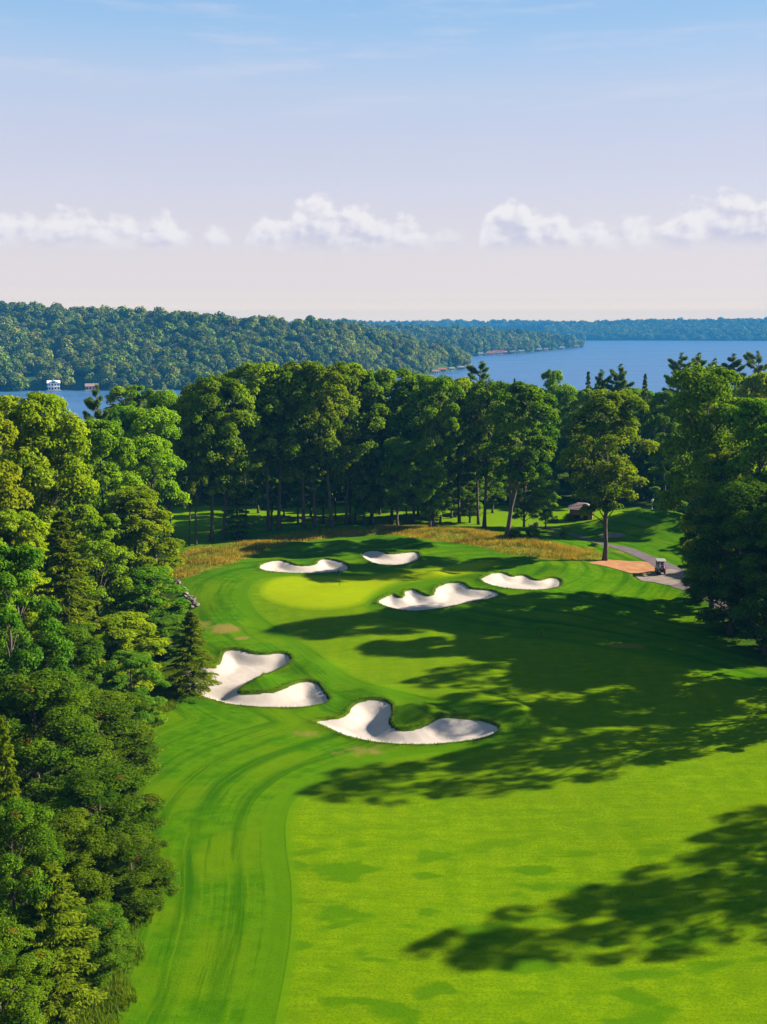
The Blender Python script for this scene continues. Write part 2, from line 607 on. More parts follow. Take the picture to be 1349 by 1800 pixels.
def mat_fairway():
    m, t, out = new_mat('fairway turf')
    pos = geo_pos(t)
    big, mid, fin = grass_bits(t, pos)
    c = t.mix(t.smooth(mid, 0.28, 0.72), (0.0630, 0.1190, 0.0006), (0.1060, 0.1600, 0.0006))
    vor = t.new('ShaderNodeTexVoronoi')
    t.l.new(scaled(t, pos, (0.35, 0.35, 0.0)), vor.inputs['Vector'])
    vor.inputs['Scale'].default_value = 1.0
    sp_ = t.new('ShaderNodeSeparateXYZ')
    t.l.new(vor.outputs['Color'], sp_.inputs[0])
    divot = t.m('MULTIPLY', t.smooth(vor.outputs['Distance'], 0.035, 0.02), t.smooth(sp_.outputs[0], 0.80, 0.82))
    c = t.mix(t.smooth(big, 0.42, 0.66, 0.0, 0.6), c, (0.0963, 0.1400, 0.0006))
    ed = t.m('ADD', t.attr('edge'), t.m('MULTIPLY', t.m('SUBTRACT', t.noise(pos, 2.2, 4.0, 0.65), 0.5), 0.9))
    # darker creeping-grass patches with crisp edges
    warp = t.noise(pos, 1.6, 3.0)
    pv = t.new('ShaderNodeVectorMath', operation='ADD')
    t.l.new(scaled(t, pos, (0.30, 0.62, 1.0)), pv.inputs[0])
    t.l.new(t.xyz(t.m('MULTIPLY', warp, 0.18), t.m('MULTIPLY', warp, 0.14), 0.0), pv.inputs[1])
    pat = t.noise(pv.outputs[0], 0.85, 2.5, 0.45)
    patm = t.smooth(pat, 0.545, 0.625)
    y = t.new('ShaderNodeSeparateXYZ')
    t.l.new(pos, y.inputs[0])
    patm = t.m('MULTIPLY', patm, t.smooth(y.outputs[1], 68.0, 60.0))
    c = t.mix(t.m('MULTIPLY', patm, 0.85), c, (0.0347, 0.0924, 0.0006))
    # faint lanes from the mower
    lane = t.m('SINE', t.m('MULTIPLY', t.m('ADD', y.outputs[0], t.m('MULTIPLY', t.noise(pos, 0.2, 2.0), 0.8)), 3.0))
    c = t.mix(t.m('MULTIPLY', t.smooth(lane, -0.3, 0.6), 0.16), c, (0.0476, 0.1064, 0.0006))
    row = t.noise(scaled(t, pos, (0.12, 2.4, 1.0)), 1.6, 4.0, 0.6)
    c = t.mix(t.smooth(row, 0.42, 0.72, 0.0, 0.45), c, (0.0476, 0.1008, 0.0006))
    c = t.mix(t.smooth(fin, 0.40, 0.70, 0.0, 0.60), c, (0.0252, 0.0616, 0.0006))
    c = t.mix(divot, c, (0.018, 0.030, 0.004))
    c = t.mix(t.smooth(ed, 0.75, 0.05, 0.0, 0.85), c, (0.0504, 0.1148, 0.0006))
    hb = t.m('ADD', t.m('MULTIPLY', fin, 0.6), t.m('MULTIPLY', t.noise(pos, 26.0, 2.0, 0.7), 0.4))
    principled(t, out, c, 1.0, 0.0, t.bump(hb, 0.45, 0.05))
    return m


def mat_green():
    m, t, out = new_mat('putting green turf')
    pos = geo_pos(t)
    big, mid, fin = grass_bits(t, pos)
    c = t.mix(t.smooth(mid, 0.3, 0.7), (0.1420, 0.1860, 0.0006), (0.1600, 0.2000, 0.0006))
    c = t.mix(t.smooth(big, 0.45, 0.65, 0.0, 0.5), c, (0.1260, 0.1624, 0.0006))
    ed = t.m('ADD', t.attr('edge'), t.m('MULTIPLY', t.m('SUBTRACT', t.noise(pos, 1.2, 4.0, 0.6), 0.5), 1.0))
    c = t.mix(t.smooth(ed, 1.3, 0.0, 0.0, 0.9), c, (0.0850, 0.1400, 0.0006))
    principled(t, out, c, 1.0, 0.0, t.bump(fin, 0.2, 0.03))
    return m


def mat_sand():
    m, t, out = new_mat('bunker sand')
    pos = geo_pos(t)
    n1 = t.noise(pos, 0.7, 5.0, 0.6)
    n2 = t.noise(pos, 14.0, 4.0, 0.7)
    c = t.mix(t.smooth(n1, 0.35, 0.68), (0.305, 0.255, 0.212), (0.338, 0.288, 0.244))
    c = t.mix(t.smooth(n2, 0.5, 0.8, 0.0, 0.25), c, (0.2576, 0.2184, 0.1876))
    # rake furrows
    rk = t.m('SINE', t.m('MULTIPLY', t.m('ADD', t.m('MULTIPLY', t.noise(pos, 0.5, 2.0), 7.0), t.m('MULTIPLY', n1, 2.0)), 22.0))
    hb = t.m('ADD', t.m('MULTIPLY', rk, 0.25), t.m('ADD', t.m('MULTIPLY', n1, 2.2), n2))
    principled(t, out, c, 0.95, 0.1, t.bump(hb, 0.30, 0.05))
    return m


def mat_path(name, a, b):
    m, t, out = new_mat(name)
    pos = geo_pos(t)
    n1 = t.noise(pos, 0.8, 5.0, 0.6)
    n2 = t.noise(pos, 12.0, 4.0, 0.7)
    c = t.mix(t.smooth(n1, 0.3, 0.7), a, b)
    c = t.mix(t.smooth(n2, 0.5, 0.75, 0.0, 0.5), c, tuple(x * 0.6 for x in a))
    principled(t, out, c, 0.95, 0.15, t.bump(n2, 0.6, 0.06))
    return m


def mat_leaf(name, dark, light, trans=0.38, hue=(0.490, 0.515), val=(0.80, 1.20)):
    m, t, out = new_mat(name)
    tint_ = t.attr('tint')
    oi = t.new('ShaderNodeObjectInfo').outputs['Random']
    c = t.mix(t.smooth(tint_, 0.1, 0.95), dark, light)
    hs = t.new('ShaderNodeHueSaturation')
    t.l.new(c, hs.inputs['Color'])
    t.put(hs.inputs['Hue'], t.lin(oi, 0.0, 1.0, hue[0], hue[1]))
    t.put(hs.inputs['Saturation'], 1.0)
    t.put(hs.inputs['Value'], t.lin(t.m('FRACT', t.m('MULTIPLY', oi, 7.31)), 0.0, 1.0, val[0], val[1]))
    c = hs.outputs[0]
    dif = t.new('ShaderNodeBsdfDiffuse')
    t.l.new(c, dif.inputs[0])
    tr = t.new('ShaderNodeBsdfTranslucent')
    t.l.new(t.mix(1.0, c, (1.25, 1.12, 0.45), 'MULTIPLY'), tr.inputs[0])
    m1 = t.new('ShaderNodeMixShader')
    m1.inputs[0].default_value = trans
    t.l.new(dif.outputs[0], m1.inputs[1])
    t.l.new(tr.outputs[0], m1.inputs[2])
    t.l.new(m1.outputs[0], out.inputs[0])
    return m


def mat_bark(name, a, b):
    m, t, out = new_mat(name)
    co = t.new('ShaderNodeTexCoord').outputs['Object']
    n = t.noise(scaled(t, co, (5.0, 5.0, 0.9)), 1.6, 6.0, 0.65)
    c = t.mix(t.smooth(n, 0.3, 0.7), a, b)
    principled(t, out, c, 0.95, 0.1, t.bump(n, 0.8, 0.08))
    return m


def mat_water():
    m, t, out = new_mat('lake water')
    pos = geo_pos(t)
    w1 = t.noise(scaled(t, pos, (0.10, 0.22, 1.0)), 1.0, 5.0, 0.62)
    w2 = t.noise(scaled(t, pos, (0.004, 0.015, 1.0)), 1.0, 4.0, 0.6)
    c = t.mix(t.smooth(w2, 0.30, 0.70), (0.0210, 0.0640, 0.1500), (0.0360, 0.0900, 0.1850))
    p = principled(t, out, c, t.lin(w2, 0.3, 0.7, 0.28, 0.42), 0.5, t.bump(w1, 0.5, 1.2))
    p.inputs['IOR'].default_value = 1.33
    return m


M = {
    'ground': mat_ground(), 'fairway': mat_fairway(), 'green': mat_green(), 'sand': mat_sand(),
    'path': mat_path('asphalt cart path', (0.0664, 0.0517, 0.0541), (0.0935, 0.0738, 0.0763)),
    'gravel': mat_path('pale gravel', (0.1350, 0.0990, 0.0743), (0.1710, 0.1350, 0.1080)),
    'mulch': mat_path('bark mulch', (0.2100, 0.0900, 0.0320), (0.2900, 0.1350, 0.0520)),
    'soil': mat_path('bare soil', (0.1140, 0.0720, 0.0540), (0.1560, 0.1020, 0.0840)),
    'water': mat_water(),
    'maple': mat_leaf('maple leaves', (0.0623, 0.1525, 0.0029), (0.1872, 0.2868, 0.0049), 0.42),
    'lime': mat_leaf('yellow green leaves', (0.1062, 0.1757, 0.0029), (0.2373, 0.2869, 0.0049), 0.50),
    'oak': mat_leaf('oak leaves', (0.0416, 0.1038, 0.0020), (0.1872, 0.2622, 0.0039), 0.42),
    'beech': mat_leaf('beech leaves', (0.0250, 0.0667, 0.0025), (0.1125, 0.1702, 0.0055), 0.40),
    'emerald': mat_leaf('blue green leaves', (0.0330, 0.1035, 0.0040), (0.1200, 0.2070, 0.0080), 0.42),
    'hemlock': mat_leaf('hemlock needles', (0.0517, 0.0936, 0.0030), (0.1437, 0.1920, 0.0060), 0.36),
    'pine': mat_leaf('pine needles', (0.0420, 0.0899, 0.0112), (0.1275, 0.1885, 0.0224), 0.32),
    'fir': mat_leaf('fir needles', (0.0660, 0.1250, 0.0040), (0.1550, 0.2200, 0.0070), 0.40),
    'wood': mat_leaf('distant leaves', (0.0360, 0.0850, 0.0050), (0.2250, 0.2500, 0.0240), 0.28, (0.466, 0.522), (0.50, 1.35)),
    'bark': mat_bark('grey brown bark', (0.0440, 0.0320, 0.0256), (0.1200, 0.0920, 0.0736)),
    'bark_red': mat_bark('reddish bark', (0.0480, 0.0304, 0.0224), (0.1280, 0.0800, 0.0600)),
    'dead': mat_leaf('brown leaves', (0.0992, 0.0310, 0.0062), (0.1612, 0.0558, 0.0124), 0.3),
    'straw': mat_leaf('tall straw grass', (0.2470, 0.1650, 0.0180), (0.4290, 0.3300, 0.0400), 0.35),
    'reed': mat_leaf('tall green grass', (0.0589, 0.1054, 0.0037), (0.1364, 0.1798, 0.0074), 0.35),
}

# ------------------------------------------------------------------ outlines measured on the photograph
def z6(p):
    return [(300 + x / 2.075, 1080 + y / 2.075) for x, y in p]


def z5(p):
    return [(300 + x / 2.248, 780 + y / 2.248) for x, y in p]


BUNKERS = {
    'A': z6([(522, 393), (560, 383), (610, 378), (642, 362), (655, 340), (680, 322), (715, 311), (755, 309), (790, 316), (810, 335), (808, 360), (803, 385), (808, 405),
             (825, 417), (860, 420), (900, 415), (925, 405), (950, 388), (980, 376), (1020, 373), (1080, 378), (1140, 386), (1185, 400), (1202, 415), (1190, 432),
             (1160, 447), (1110, 460), (1050, 468), (970, 476), (900, 478), (830, 476), (760, 470), (700, 460), (640, 445), (600, 428), (560, 408)]),
    'B': z6([(182, 160), (190, 140), (215, 128), (250, 128), (290, 138), (340, 145), (390, 140), (425, 143), (440, 158), (435, 178), (410, 195), (370, 212), (320, 232),
             (275, 255), (250, 275), (256, 286), (290, 287), (350, 283), (390, 277), (430, 260), (470, 245), (510, 243), (540, 252), (560, 280), (580, 308), (570, 322),
             (540, 332), (490, 340), (430, 343), (360, 342), (290, 338), (220, 330), (160, 315), (110, 300), (65, 285), (30, 270), (5, 250), (0, 225), (40, 200),
             (90, 190), (150, 190), (176, 178)]),
    'C': z5([(349, 485), (365, 473), (400, 463), (440, 461), (470, 470), (500, 480), (545, 481), (572, 475), (585, 460), (610, 455), (650, 460), (685, 470), (705, 487),
             (700, 500), (670, 508), (600, 513), (520, 514), (440, 511), (380, 504), (355, 496)]),
    'D': z5([(755, 437), (775, 425), (810, 422), (840, 428), (870, 435), (910, 432), (950, 428), (978, 430), (985, 445), (975, 462), (940, 475), (890, 482), (840, 480),
             (800, 472), (770, 457)]),
    'E': z5([(818, 625), (835, 610), (865, 597), (880, 594), (895, 603), (912, 607), (922, 598), (920, 585), (940, 578), (965, 578), (990, 590), (1020, 600), (1038, 595),
             (1045, 572), (1065, 560), (1100, 549), (1140, 548), (1165, 556), (1185, 570), (1220, 575), (1270, 580), (1300, 593), (1298, 602), (1260, 615), (1200, 625),
             (1140, 638), (1080, 650), (1010, 660), (950, 663), (890, 655), (845, 642)]),
    'F': [(845, 1017), (862, 1009), (885, 1007), (900, 1013), (913, 1011), (925, 1012), (937, 1018), (950, 1020), (963, 1016), (978, 1016), (987, 1021), (987, 1028),
          (980, 1033), (960, 1037), (933, 1038), (900, 1036), (875, 1032), (855, 1026)],
}
BUNKER_LABEL = {
    'A': 'front sand bunker nearest the camera with a long curled right arm',
    'B': 'large L-shaped pale sand bunker beside the overhanging hemlock on the left',
    'C': 'back-left sand bunker just behind the dark flag',
    'D': 'small sand bunker highest up behind the green, below the fescue bank',
    'E': 'long three-lobed sand bunker on the near right side of the green',
    'F': 'right-hand sand bunker nearest the lone tree with the tall trunk',
}
BUNKER_DEPTH = {'A': 0.62, 'B': 0.58, 'C': 0.58, 'D': 0.55, 'E': 0.58, 'F': 0.48}
BPOLY = {k: outline_px(v) for k, v in BUNKERS.items()}

FAIRWAY_PX = [(440, 2100), (462, 1900), (495, 1740), (511, 1640), (512, 1560), (503, 1490), (503, 1440), (520, 1405), (560, 1375), (640, 1345), (740, 1325), (830, 1318), (905, 1300), (932, 1275),
              (910, 1250), (840, 1236), (760, 1228), (690, 1212), (630, 1196), (590, 1172), (545, 1140), (500, 1112), (462, 1086), (442, 1062), (436, 1042), (445, 1025), (470, 1015), (540, 1011.5),
              (620, 1011.5), (700, 1002), (780, 993), (845, 984), (882, 988), (872, 999), (838, 1009), (785, 1018), (722, 1026), (690, 1034), (662, 1050), (648, 1066), (660, 1082), (700, 1092),
              (800, 1108), (900, 1121), (967, 1126), (1050, 1138), (1133, 1153), (1216, 1176), (1349, 1215), (1480, 1270), (1560, 1400), (1600, 1600), (1640, 1900), (1700, 2100)]
GREEN_PX = [(456, 1042), (462, 1026), (490, 1015), (540, 1012), (600, 1013), (650, 1012), (700, 1006), (760, 1000), (815, 990), (850, 988), (868, 993), (850, 1001), (820, 1010), (770, 1016),
            (715, 1022), (680, 1032), (655, 1048), (638, 1062), (600, 1071), (550, 1073), (500, 1066), (468, 1055)]
PATH_TOP = [(930, 921), (955, 926), (980, 932), (1000, 937), (1021, 942), (1051, 951), (1072, 957), (1108, 963), (1140, 975), (1165, 985), (1200, 1000), (1240, 1022), (1290, 1060), (1340, 1110)]
PATH_BOT = [(1310, 1115), (1262, 1068), (1215, 1042), (1178, 1030), (1150, 1008), (1147, 993), (1131, 985), (1105, 973), (1080, 964), (1056, 958), (1033, 950), (1007, 942), (980, 935.5), (955, 930), (930, 924)]
MULCH_PX = [(1036, 990), (1050, 987), (1063, 984), (1080, 985), (1110, 987), (1135, 988), (1147, 994), (1152, 1004), (1140, 1009), (1115, 1009), (1092, 1003), (1062, 995)]
GRAVEL_PX = [(1118, 1012), (1140, 1011), (1152, 1006), (1180, 1001), (1205, 1010), (1200, 1022), (1178, 1029), (1150, 1024), (1128, 1021)]
SOIL_PX = [(1052, 941), (1070, 938.5), (1090, 938), (1101, 941.5), (1096, 945), (1075, 946), (1060, 945)]
FESCUE_PX = [
    [(306, 1020), (300, 990), (318, 972), (350, 962), (400, 957), (455, 948), (500, 938), (560, 932), (640, 928), (720, 926), (800, 928), (870, 936), (930, 946), (1000, 958), (1050, 966), (1060, 985),
     (1005, 986), (950, 982), (900, 975), (850, 964), (800, 955), (740, 948), (690, 941), (620, 943), (560, 950), (505, 958), (470, 968), (448, 978), (415, 990), (370, 1004), (338, 1014)],
]
fair_poly = outline_px(FAIRWAY_PX, 4)
green_poly = outline_px(GREEN_PX, 4)
path_poly = np.concatenate([np.stack(ground_at(*spline(PATH_TOP, 4, False).T), 1), np.stack(ground_at(*spline(PATH_BOT, 4, False).T), 1)])
mulch_poly = outline_px(MULCH_PX, 3)
gravel_poly = outline_px(GRAVEL_PX, 3)
soil_poly = outline_px(SOIL_PX, 3)
fes_polys = [outline_px(p, 3) for p in FESCUE_PX]

# ------------------------------------------------------------------ ground
def axis(fine0, fine1, step, lo, hi, grow=1.22):
    a = list(np.arange(fine0, fine1 + 1e-6, step))
    s, x = step, fine0
    left = []
    while x > lo:
        s = min(s * grow, 18.0)
        x -= s
        left.append(x)
    s, x = step, a[-1]
    right = []
    while x < hi:
        s = min(s * grow, 18.0)
        x += s
        right.append(x)
    return np.array(left[::-1] + a + right)


xs = axis(-34, 52, 0.30, -520, 540)
ys = axis(40, 178, 0.30, -80, 520)
GX, GY = np.meshgrid(xs, ys)
GX = GX.ravel()
GY = GY.ravel()


def dep(s, d):
    return d * smoothstep(0, 1.9, s)


bunker_min = np.full(GX.shape, 99.0)
bunker_d = np.zeros(GX.shape)
for k, poly in BPOLY.items():
    D, nx, ny = sdf(poly, GX, GY)
    snap = np.abs(D) < 0.17
    GX = np.where(snap, nx, GX)
    GY = np.where(snap, ny, GY)
    D = np.where(snap, 0.0, D)
    near = D < bunker_min
    bunker_min = np.where(near, D, bunker_min)
    bunker_d = np.where(near, BUNKER_DEPTH[k], bunker_d)
GZ = h0(GX, GY)
ins = bunker_min < -0.02
GZ = GZ + np.where(ins, -dep(-bunker_min, bunker_d) - 0.22, 0.13 * np.exp(-(np.maximum(bunker_min, 0) / 0.7) ** 2))
fdist, _, _ = sdf(fair_poly, GX, GY, margin=40.0)
fdist = np.where(fdist > 98, 30.0, fdist)
fes = np.zeros(GX.shape)
for p in fes_polys:
    D, _, _ = sdf(p, GX, GY)
    fes = np.maximum(fes, smoothstep(1.8, -2.8, D))
dry = np.zeros(GX.shape)
for (px, py, a, sx, sy) in [(395, 1105, 1.0, 2.2, 1.8), (425, 1122, 1.1, 0.9, 0.9), (350, 1098, .8, 2.4, 1.5), (270, 1330, .45, 1.6, 3.0), (640, 1320, .6, 4.0, 1.6),
                            (540, 1290, .55, 3.0, 1.5), (500, 1085, .5, 2.0, 2.0), (1100, 1135, .8, 3.5, 1.2), (1130, 1012, .9, 2.0, 1.4), (1100, 970, .6, 5.0, 2.0), (430, 1040, .3, 2, 4),
                            (1060, 1110, .3, 4, 3)]:
    x, y = ground_at(px, py)
    dry = np.maximum(dry, a * np.exp(-((GX - x) / sx) ** 2 - ((GY - y) / sy) ** 2))
# forest floor left, right and behind
edge_px = np.array([(195, 1830), (215, 1740), (235, 1650), (255, 1560), (262, 1470), (240, 1400), (215, 1345), (255, 1290), (300, 1240), (320, 1200), (330, 1130), (318, 1060), (302, 1000), (300, 960)], float)
ex, ey = ground_at(edge_px[:, 0], edge_px[:, 1])
o_ = np.argsort(ey)
edge_x = np.interp(GY, ey[o_], ex[o_])
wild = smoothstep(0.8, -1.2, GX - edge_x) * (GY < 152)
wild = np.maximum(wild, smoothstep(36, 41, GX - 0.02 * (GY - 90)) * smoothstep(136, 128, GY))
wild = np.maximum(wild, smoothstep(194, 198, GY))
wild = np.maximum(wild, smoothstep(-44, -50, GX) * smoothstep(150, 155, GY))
mown_far = smoothstep(168, 172, GY - 0.0 * GX) * smoothstep(197, 193, GY)
mown_far = np.maximum(mown_far, smoothstep(152, 154, GY) * smoothstep(-26.0, -28.5, GX) * smoothstep(197, 193, GY)) * smoothstep(-48, -44, GX)
nx_, ny_ = len(xs), len(ys)
ii = np.arange(ny_ - 1)[:, None] * nx_ + np.arange(nx_ - 1)[None, :]
ii = ii.ravel()
quads = np.stack([ii, ii + 1, ii + nx_ + 1, ii + nx_], 1)
# gentle unevenness of real turf
GZ = GZ + 0.018 * (fdist > 0.4) * np.sin(GX * 2.3 + np.sin(GY * 1.7)) * np.sin(GY * 2.9 + np.sin(GX * 1.1)) * (bunker_min > 0.3)
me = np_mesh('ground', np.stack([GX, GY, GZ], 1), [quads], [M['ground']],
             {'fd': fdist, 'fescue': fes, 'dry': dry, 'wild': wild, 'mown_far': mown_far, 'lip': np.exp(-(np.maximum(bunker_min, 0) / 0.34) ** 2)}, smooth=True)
ground = tag(obj('ground', me), kind='structure')


def sheet(name, poly, step, zf, mat, attrs=None):
    """a surface cut to an outline, following the land"""
    x0, y0 = poly.min(0)
    x1, y1 = poly.max(0)
    gx, gy = np.meshgrid(np.arange(x0, x1, step), np.arange(y0, y1, step))
    gx = gx.ravel()
    gy = gy.ravel()
    D, _, _ = sdf(poly, gx, gy)
    k = D < -step * 0.35
    pts = [Vector((float(a), float(b))) for a, b in poly] + [Vector((float(a), float(b))) for a, b in zip(gx[k], gy[k])]
    n = len(poly)
    edges = [(i, (i + 1) % n) for i in range(n)]
    res = delaunay_2d_cdt(pts, edges, [list(range(n))], 1, 1e-5)
    P = np.array([(p.x, p.y) for p in res[0]])
    F = np.array([f for f in res[2] if len(f) == 3], int)
    # wind upwards
    a, b, c = P[F[:, 0]], P[F[:, 1]], P[F[:, 2]]
    cr = (b[:, 0] - a[:, 0]) * (c[:, 1] - a[:, 1]) - (b[:, 1] - a[:, 1]) * (c[:, 0] - a[:, 0])
    F[cr < 0] = F[cr < 0][:, ::-1]
    Z = zf(P[:, 0], P[:, 1])
    De, _, _ = sdf(poly, P[:, 0], P[:, 1])
    return obj(name, np_mesh(name, np.stack([P[:, 0], P[:, 1], Z], 1), [F], [mat], {'edge': -De}, smooth=True))


def grow(poly, d):
    t = np.roll(poly, -1, 0) - np.roll(poly, 1, 0)
    n = np.stack([t[:, 1], -t[:, 0]], 1)
    n /= np.linalg.norm(n, axis=1)[:, None] + 1e-9
    area = 0.5 * np.sum(poly[:, 0] * np.roll(poly[:, 1], -1) - np.roll(poly[:, 0], -1) * poly[:, 1])
    return poly + n * d * (1 if area > 0 else -1)


for k, poly in BPOLY.items():
    def zf(x, y, poly=poly, d=BUNKER_DEPTH[k]):
        D, _, _ = sdf(poly, x, y)
        r = 0.02 * np.sin(x * 5.1 + 2 * np.sin(y * 2.1)) * np.sin(y * 6.3)
        return h0(x, y) - 0.04 - dep(np.maximum(-D, 0), d) + r * smoothstep(0, 0.6, -D)
    tag(sheet('sand_bunker', grow(poly, 0.12), 0.35, zf, M['sand']), BUNKER_LABEL[k], 'sand bunker', 'sand bunkers round the green', 'structure')


def lay(off):
    def f(x, y):
        g = h0(x, y)
        for k, poly in BPOLY.items():
            D, _, _ = sdf(poly, x, y)
            g = g + 0.13 * np.exp(-(np.maximum(D, 0) / 0.7) ** 2) * (D < 90)
        return g + off
    return f


tag(sheet('fairway', fair_poly, 0.6, lay(0.016), M['fairway']), kind='structure')
tag(sheet('putting_green', green_poly, 0.45, lay(0.030), M['green']), kind='structure')
tag(sheet('cart_path', path_poly, 0.6, lay(0.040), M['path']), kind='structure')
tag(sheet('mulch_bed', mulch_poly, 0.4, lay(0.050), M['mulch']), kind='structure')
tag(sheet('gravel_verge', gravel_poly, 0.4, lay(0.060), M['gravel']), kind='structure')
tag(sheet('bare_soil_patch', soil_poly, 0.4, lay(0.045), M['soil']), kind='structure')

# lake
lm = MB()
lm.add([(-4500, 300, LAKE_Z), (4500, 300, LAKE_Z), (4500, 5200, LAKE_Z), (-4500, 5200, LAKE_Z)], [(0, 1, 2, 3)])
tag(lm.build('lake', M['water']), kind='structure')

# ------------------------------------------------------------------ foliage builders
def unit(v):
    return v / (np.linalg.norm(v, axis=-1, keepdims=True) + 1e-9)


def leaf_mesh(name, P, Nn, size, aspect, tint, mat, rg, axis_dir=None, fold=0.25, dead=None, dead_mat=None):
    n = len(P)
    r = unit(rg.normal(size=(n, 3))) if axis_dir is None else axis_dir
    T = unit(r - Nn * np.sum(r * Nn, 1, keepdims=True))
    B = np.cross(Nn, T)
    L = (size * rg.uniform(0.7, 1.35, n))[:, None]
    W = L * aspect
    lift = Nn * L * fold
    V = np.empty((n, 4, 3))
    V[:, 0] = P - T * L * 0.5
    V[:, 1] = P + B * W * 0.5 + lift * 0.35
    V[:, 2] = P + T * L * 0.5 - lift * 0.3
    V[:, 3] = P - B * W * 0.5 + lift * 0.35
    Q = np.arange(n * 4).reshape(n, 4)
    mi = None
    mats = [mat]
    if dead is not None:
        mi = dead.astype(np.int32)
        mats.append(dead_mat)
    return np_mesh(name, V.reshape(-1, 3), [Q], mats, {'tint': np.repeat(tint, 4)}, matidx=mi)


def deciduous(seed, mat, cb=0.22, R=5.0, nl=30, nsub=11, nleaf=80, ls=0.32, bark='bark', trunk_r=0.30, flat=0.9, peak=0.42, lobe=(0.27, 0.42), dead=0.0, fork=False):
    """a 20 m tree: returns (trunk mesh, crown mesh)"""
    rg = np.random.default_rng(seed)
    H = 20.0
    zb = cb * H
    i = np.arange(nl)
    t = np.clip((i + 0.5) / nl + rg.uniform(-0.03, 0.03, nl), 0.02, 0.98)
    t = t ** 0.92
    prof = np.where(t < peak, (0.42 + 0.58 * np.sqrt(np.clip(t / peak, 0, 1))), np.sqrt(np.clip(1 - ((t - peak) / (1.06 - peak)) ** 2.2, 0, 1)))
    azm = i * 2.39996 + rg.uniform(-0.5, 0.5, nl)
    rl = R * rg.uniform(lobe[0], lobe[1], nl) * (0.7 + 0.35 * prof)
    rad = np.maximum(prof * R * rg.uniform(0.80, 1.08, nl) - rl * 0.85, 0.0)
    inner = rg.uniform(size=nl) < 0.18
    rad = np.where(inner, rad * 0.4, rad)
    z = zb + (H - zb) * t
    z = np.minimum(z, H - rl * 0.75)
    C = np.stack([rad * np.cos(azm), rad * np.sin(azm), z], 1)
    # small bumps on each lobe
    d1 = unit(rg.normal(size=(nl, nsub, 3)))
    d1[..., 2] = np.where(d1[..., 2] < -0.25, -d1[..., 2], d1[..., 2])
    out = unit(np.stack([np.cos(azm), np.sin(azm), 0.35 * np.ones(nl)], 1))
    d1 = unit(d1 + 0.45 * out[:, None, :])
    c2 = C[:, None, :] + d1 * (rl * 0.78)[:, None, None] * np.array([1, 1, flat])
    rc = rl[:, None] * rg.uniform(0.30, 0.52, (nl, nsub))
    d2 = unit(rg.normal(size=(nl, nsub, nleaf, 3)))
    d2[..., 2] = np.where((d2[..., 2] < -0.2) & (rg.uniform(size=d2.shape[:3]) < 0.75), -d2[..., 2], d2[..., 2])
    u = rg.uniform(size=(nl, nsub, nleaf, 1)) ** 0.35
    P = c2[:, :, None, :] + d2 * u * rc[:, :, None, None] * np.array([1.05, 1.05, 0.85])
    Nn = unit(0.75 * d2 + 0.35 * d1[:, :, None, :] + np.array([0, 0, 0.35]) + 0.45 * rg.normal(size=d2.shape))
    tint = 0.45 * rg.uniform(size=(nl, nsub, nleaf)) + 0.30 * rg.uniform(size=(nl, nsub, 1)) + 0.25 * rg.uniform(size=(nl, 1, 1))
    P = P.reshape(-1, 3)
    Nn = Nn.reshape(-1, 3)
    dd = None
    if dead > 0:
        dm = (rg.uniform(size=(nl, nsub, 1)) < dead) & (rg.uniform(size=(nl, nsub, nleaf)) < 0.5)
        dd = dm.reshape(-1)
    crown = leaf_mesh('crown', P, Nn, ls, 0.62, tint.reshape(-1), mat, rg, dead=dd, dead_mat=M['dead'])
    mb = MB()
    top = H * 0.9
    zz = np.linspace(-0.6, top, 9)
    wx = np.cumsum(rg.normal(0, 0.10, 9))
    wy = np.cumsum(rg.normal(0, 0.10, 9))
    wx -= wx[0]
    wy -= wy[0]
    rr = trunk_r * (1 - 0.88 * (np.clip(zz, 0, None) / top) ** 0.9)
    rr[0] = trunk_r * 1.5
    mb.tube([(wx[k], wy[k], zz[k]) for k in range(9)], list(rr), 9)
    if fork:
        z0 = zb * 0.55
        mb.tube([(0, 0, z0), (0.35, 0.1, z0 + 1.6), (0.75, 0.2, z0 + 4), (1.6, 0.4, z0 + 8)], [trunk_r * .6, trunk_r * .55, trunk_r * .42, .05], 7)
    for k in range(nl):
        zs = max(zb * 0.8, C[k, 2] - rad[k] * 0.75 - rl[k] * 0.4)
        zs = min(zs, top * 0.93)
        x0, y0 = np.interp(zs, zz, wx), np.interp(zs, zz, wy)
        r0 = max(0.035, trunk_r * (1 - zs / H) * 0.42)
        p0 = np.array([x0, y0, zs])
        p3 = C[k] + np.array([0, 0, rl[k] * 0.2])
        p1 = p0 + (p3 - p0) * 0.35 + np.array([0, 0, 0.25]) + rg.normal(0, 0.12, 3)
        p2 = p0 + (p3 - p0) * 0.7 + np.array([0, 0, 0.2]) + rg.normal(0, 0.12, 3)
        mb.tube([p0, p1, p2, p3], [r0, r0 * 0.75, r0 * 0.5, 0.018], 5, cap=False)
        for q in range(4):
            mb.tube([p2, 0.5 * (p2 + c2[k, q]) + rg.normal(0, 0.08, 3), c2[k, q]], [r0 * 0.4, r0 * 0.28, 0.012], 4, cap=False)
    return mb.mesh('trunk', M[bark], True), crown


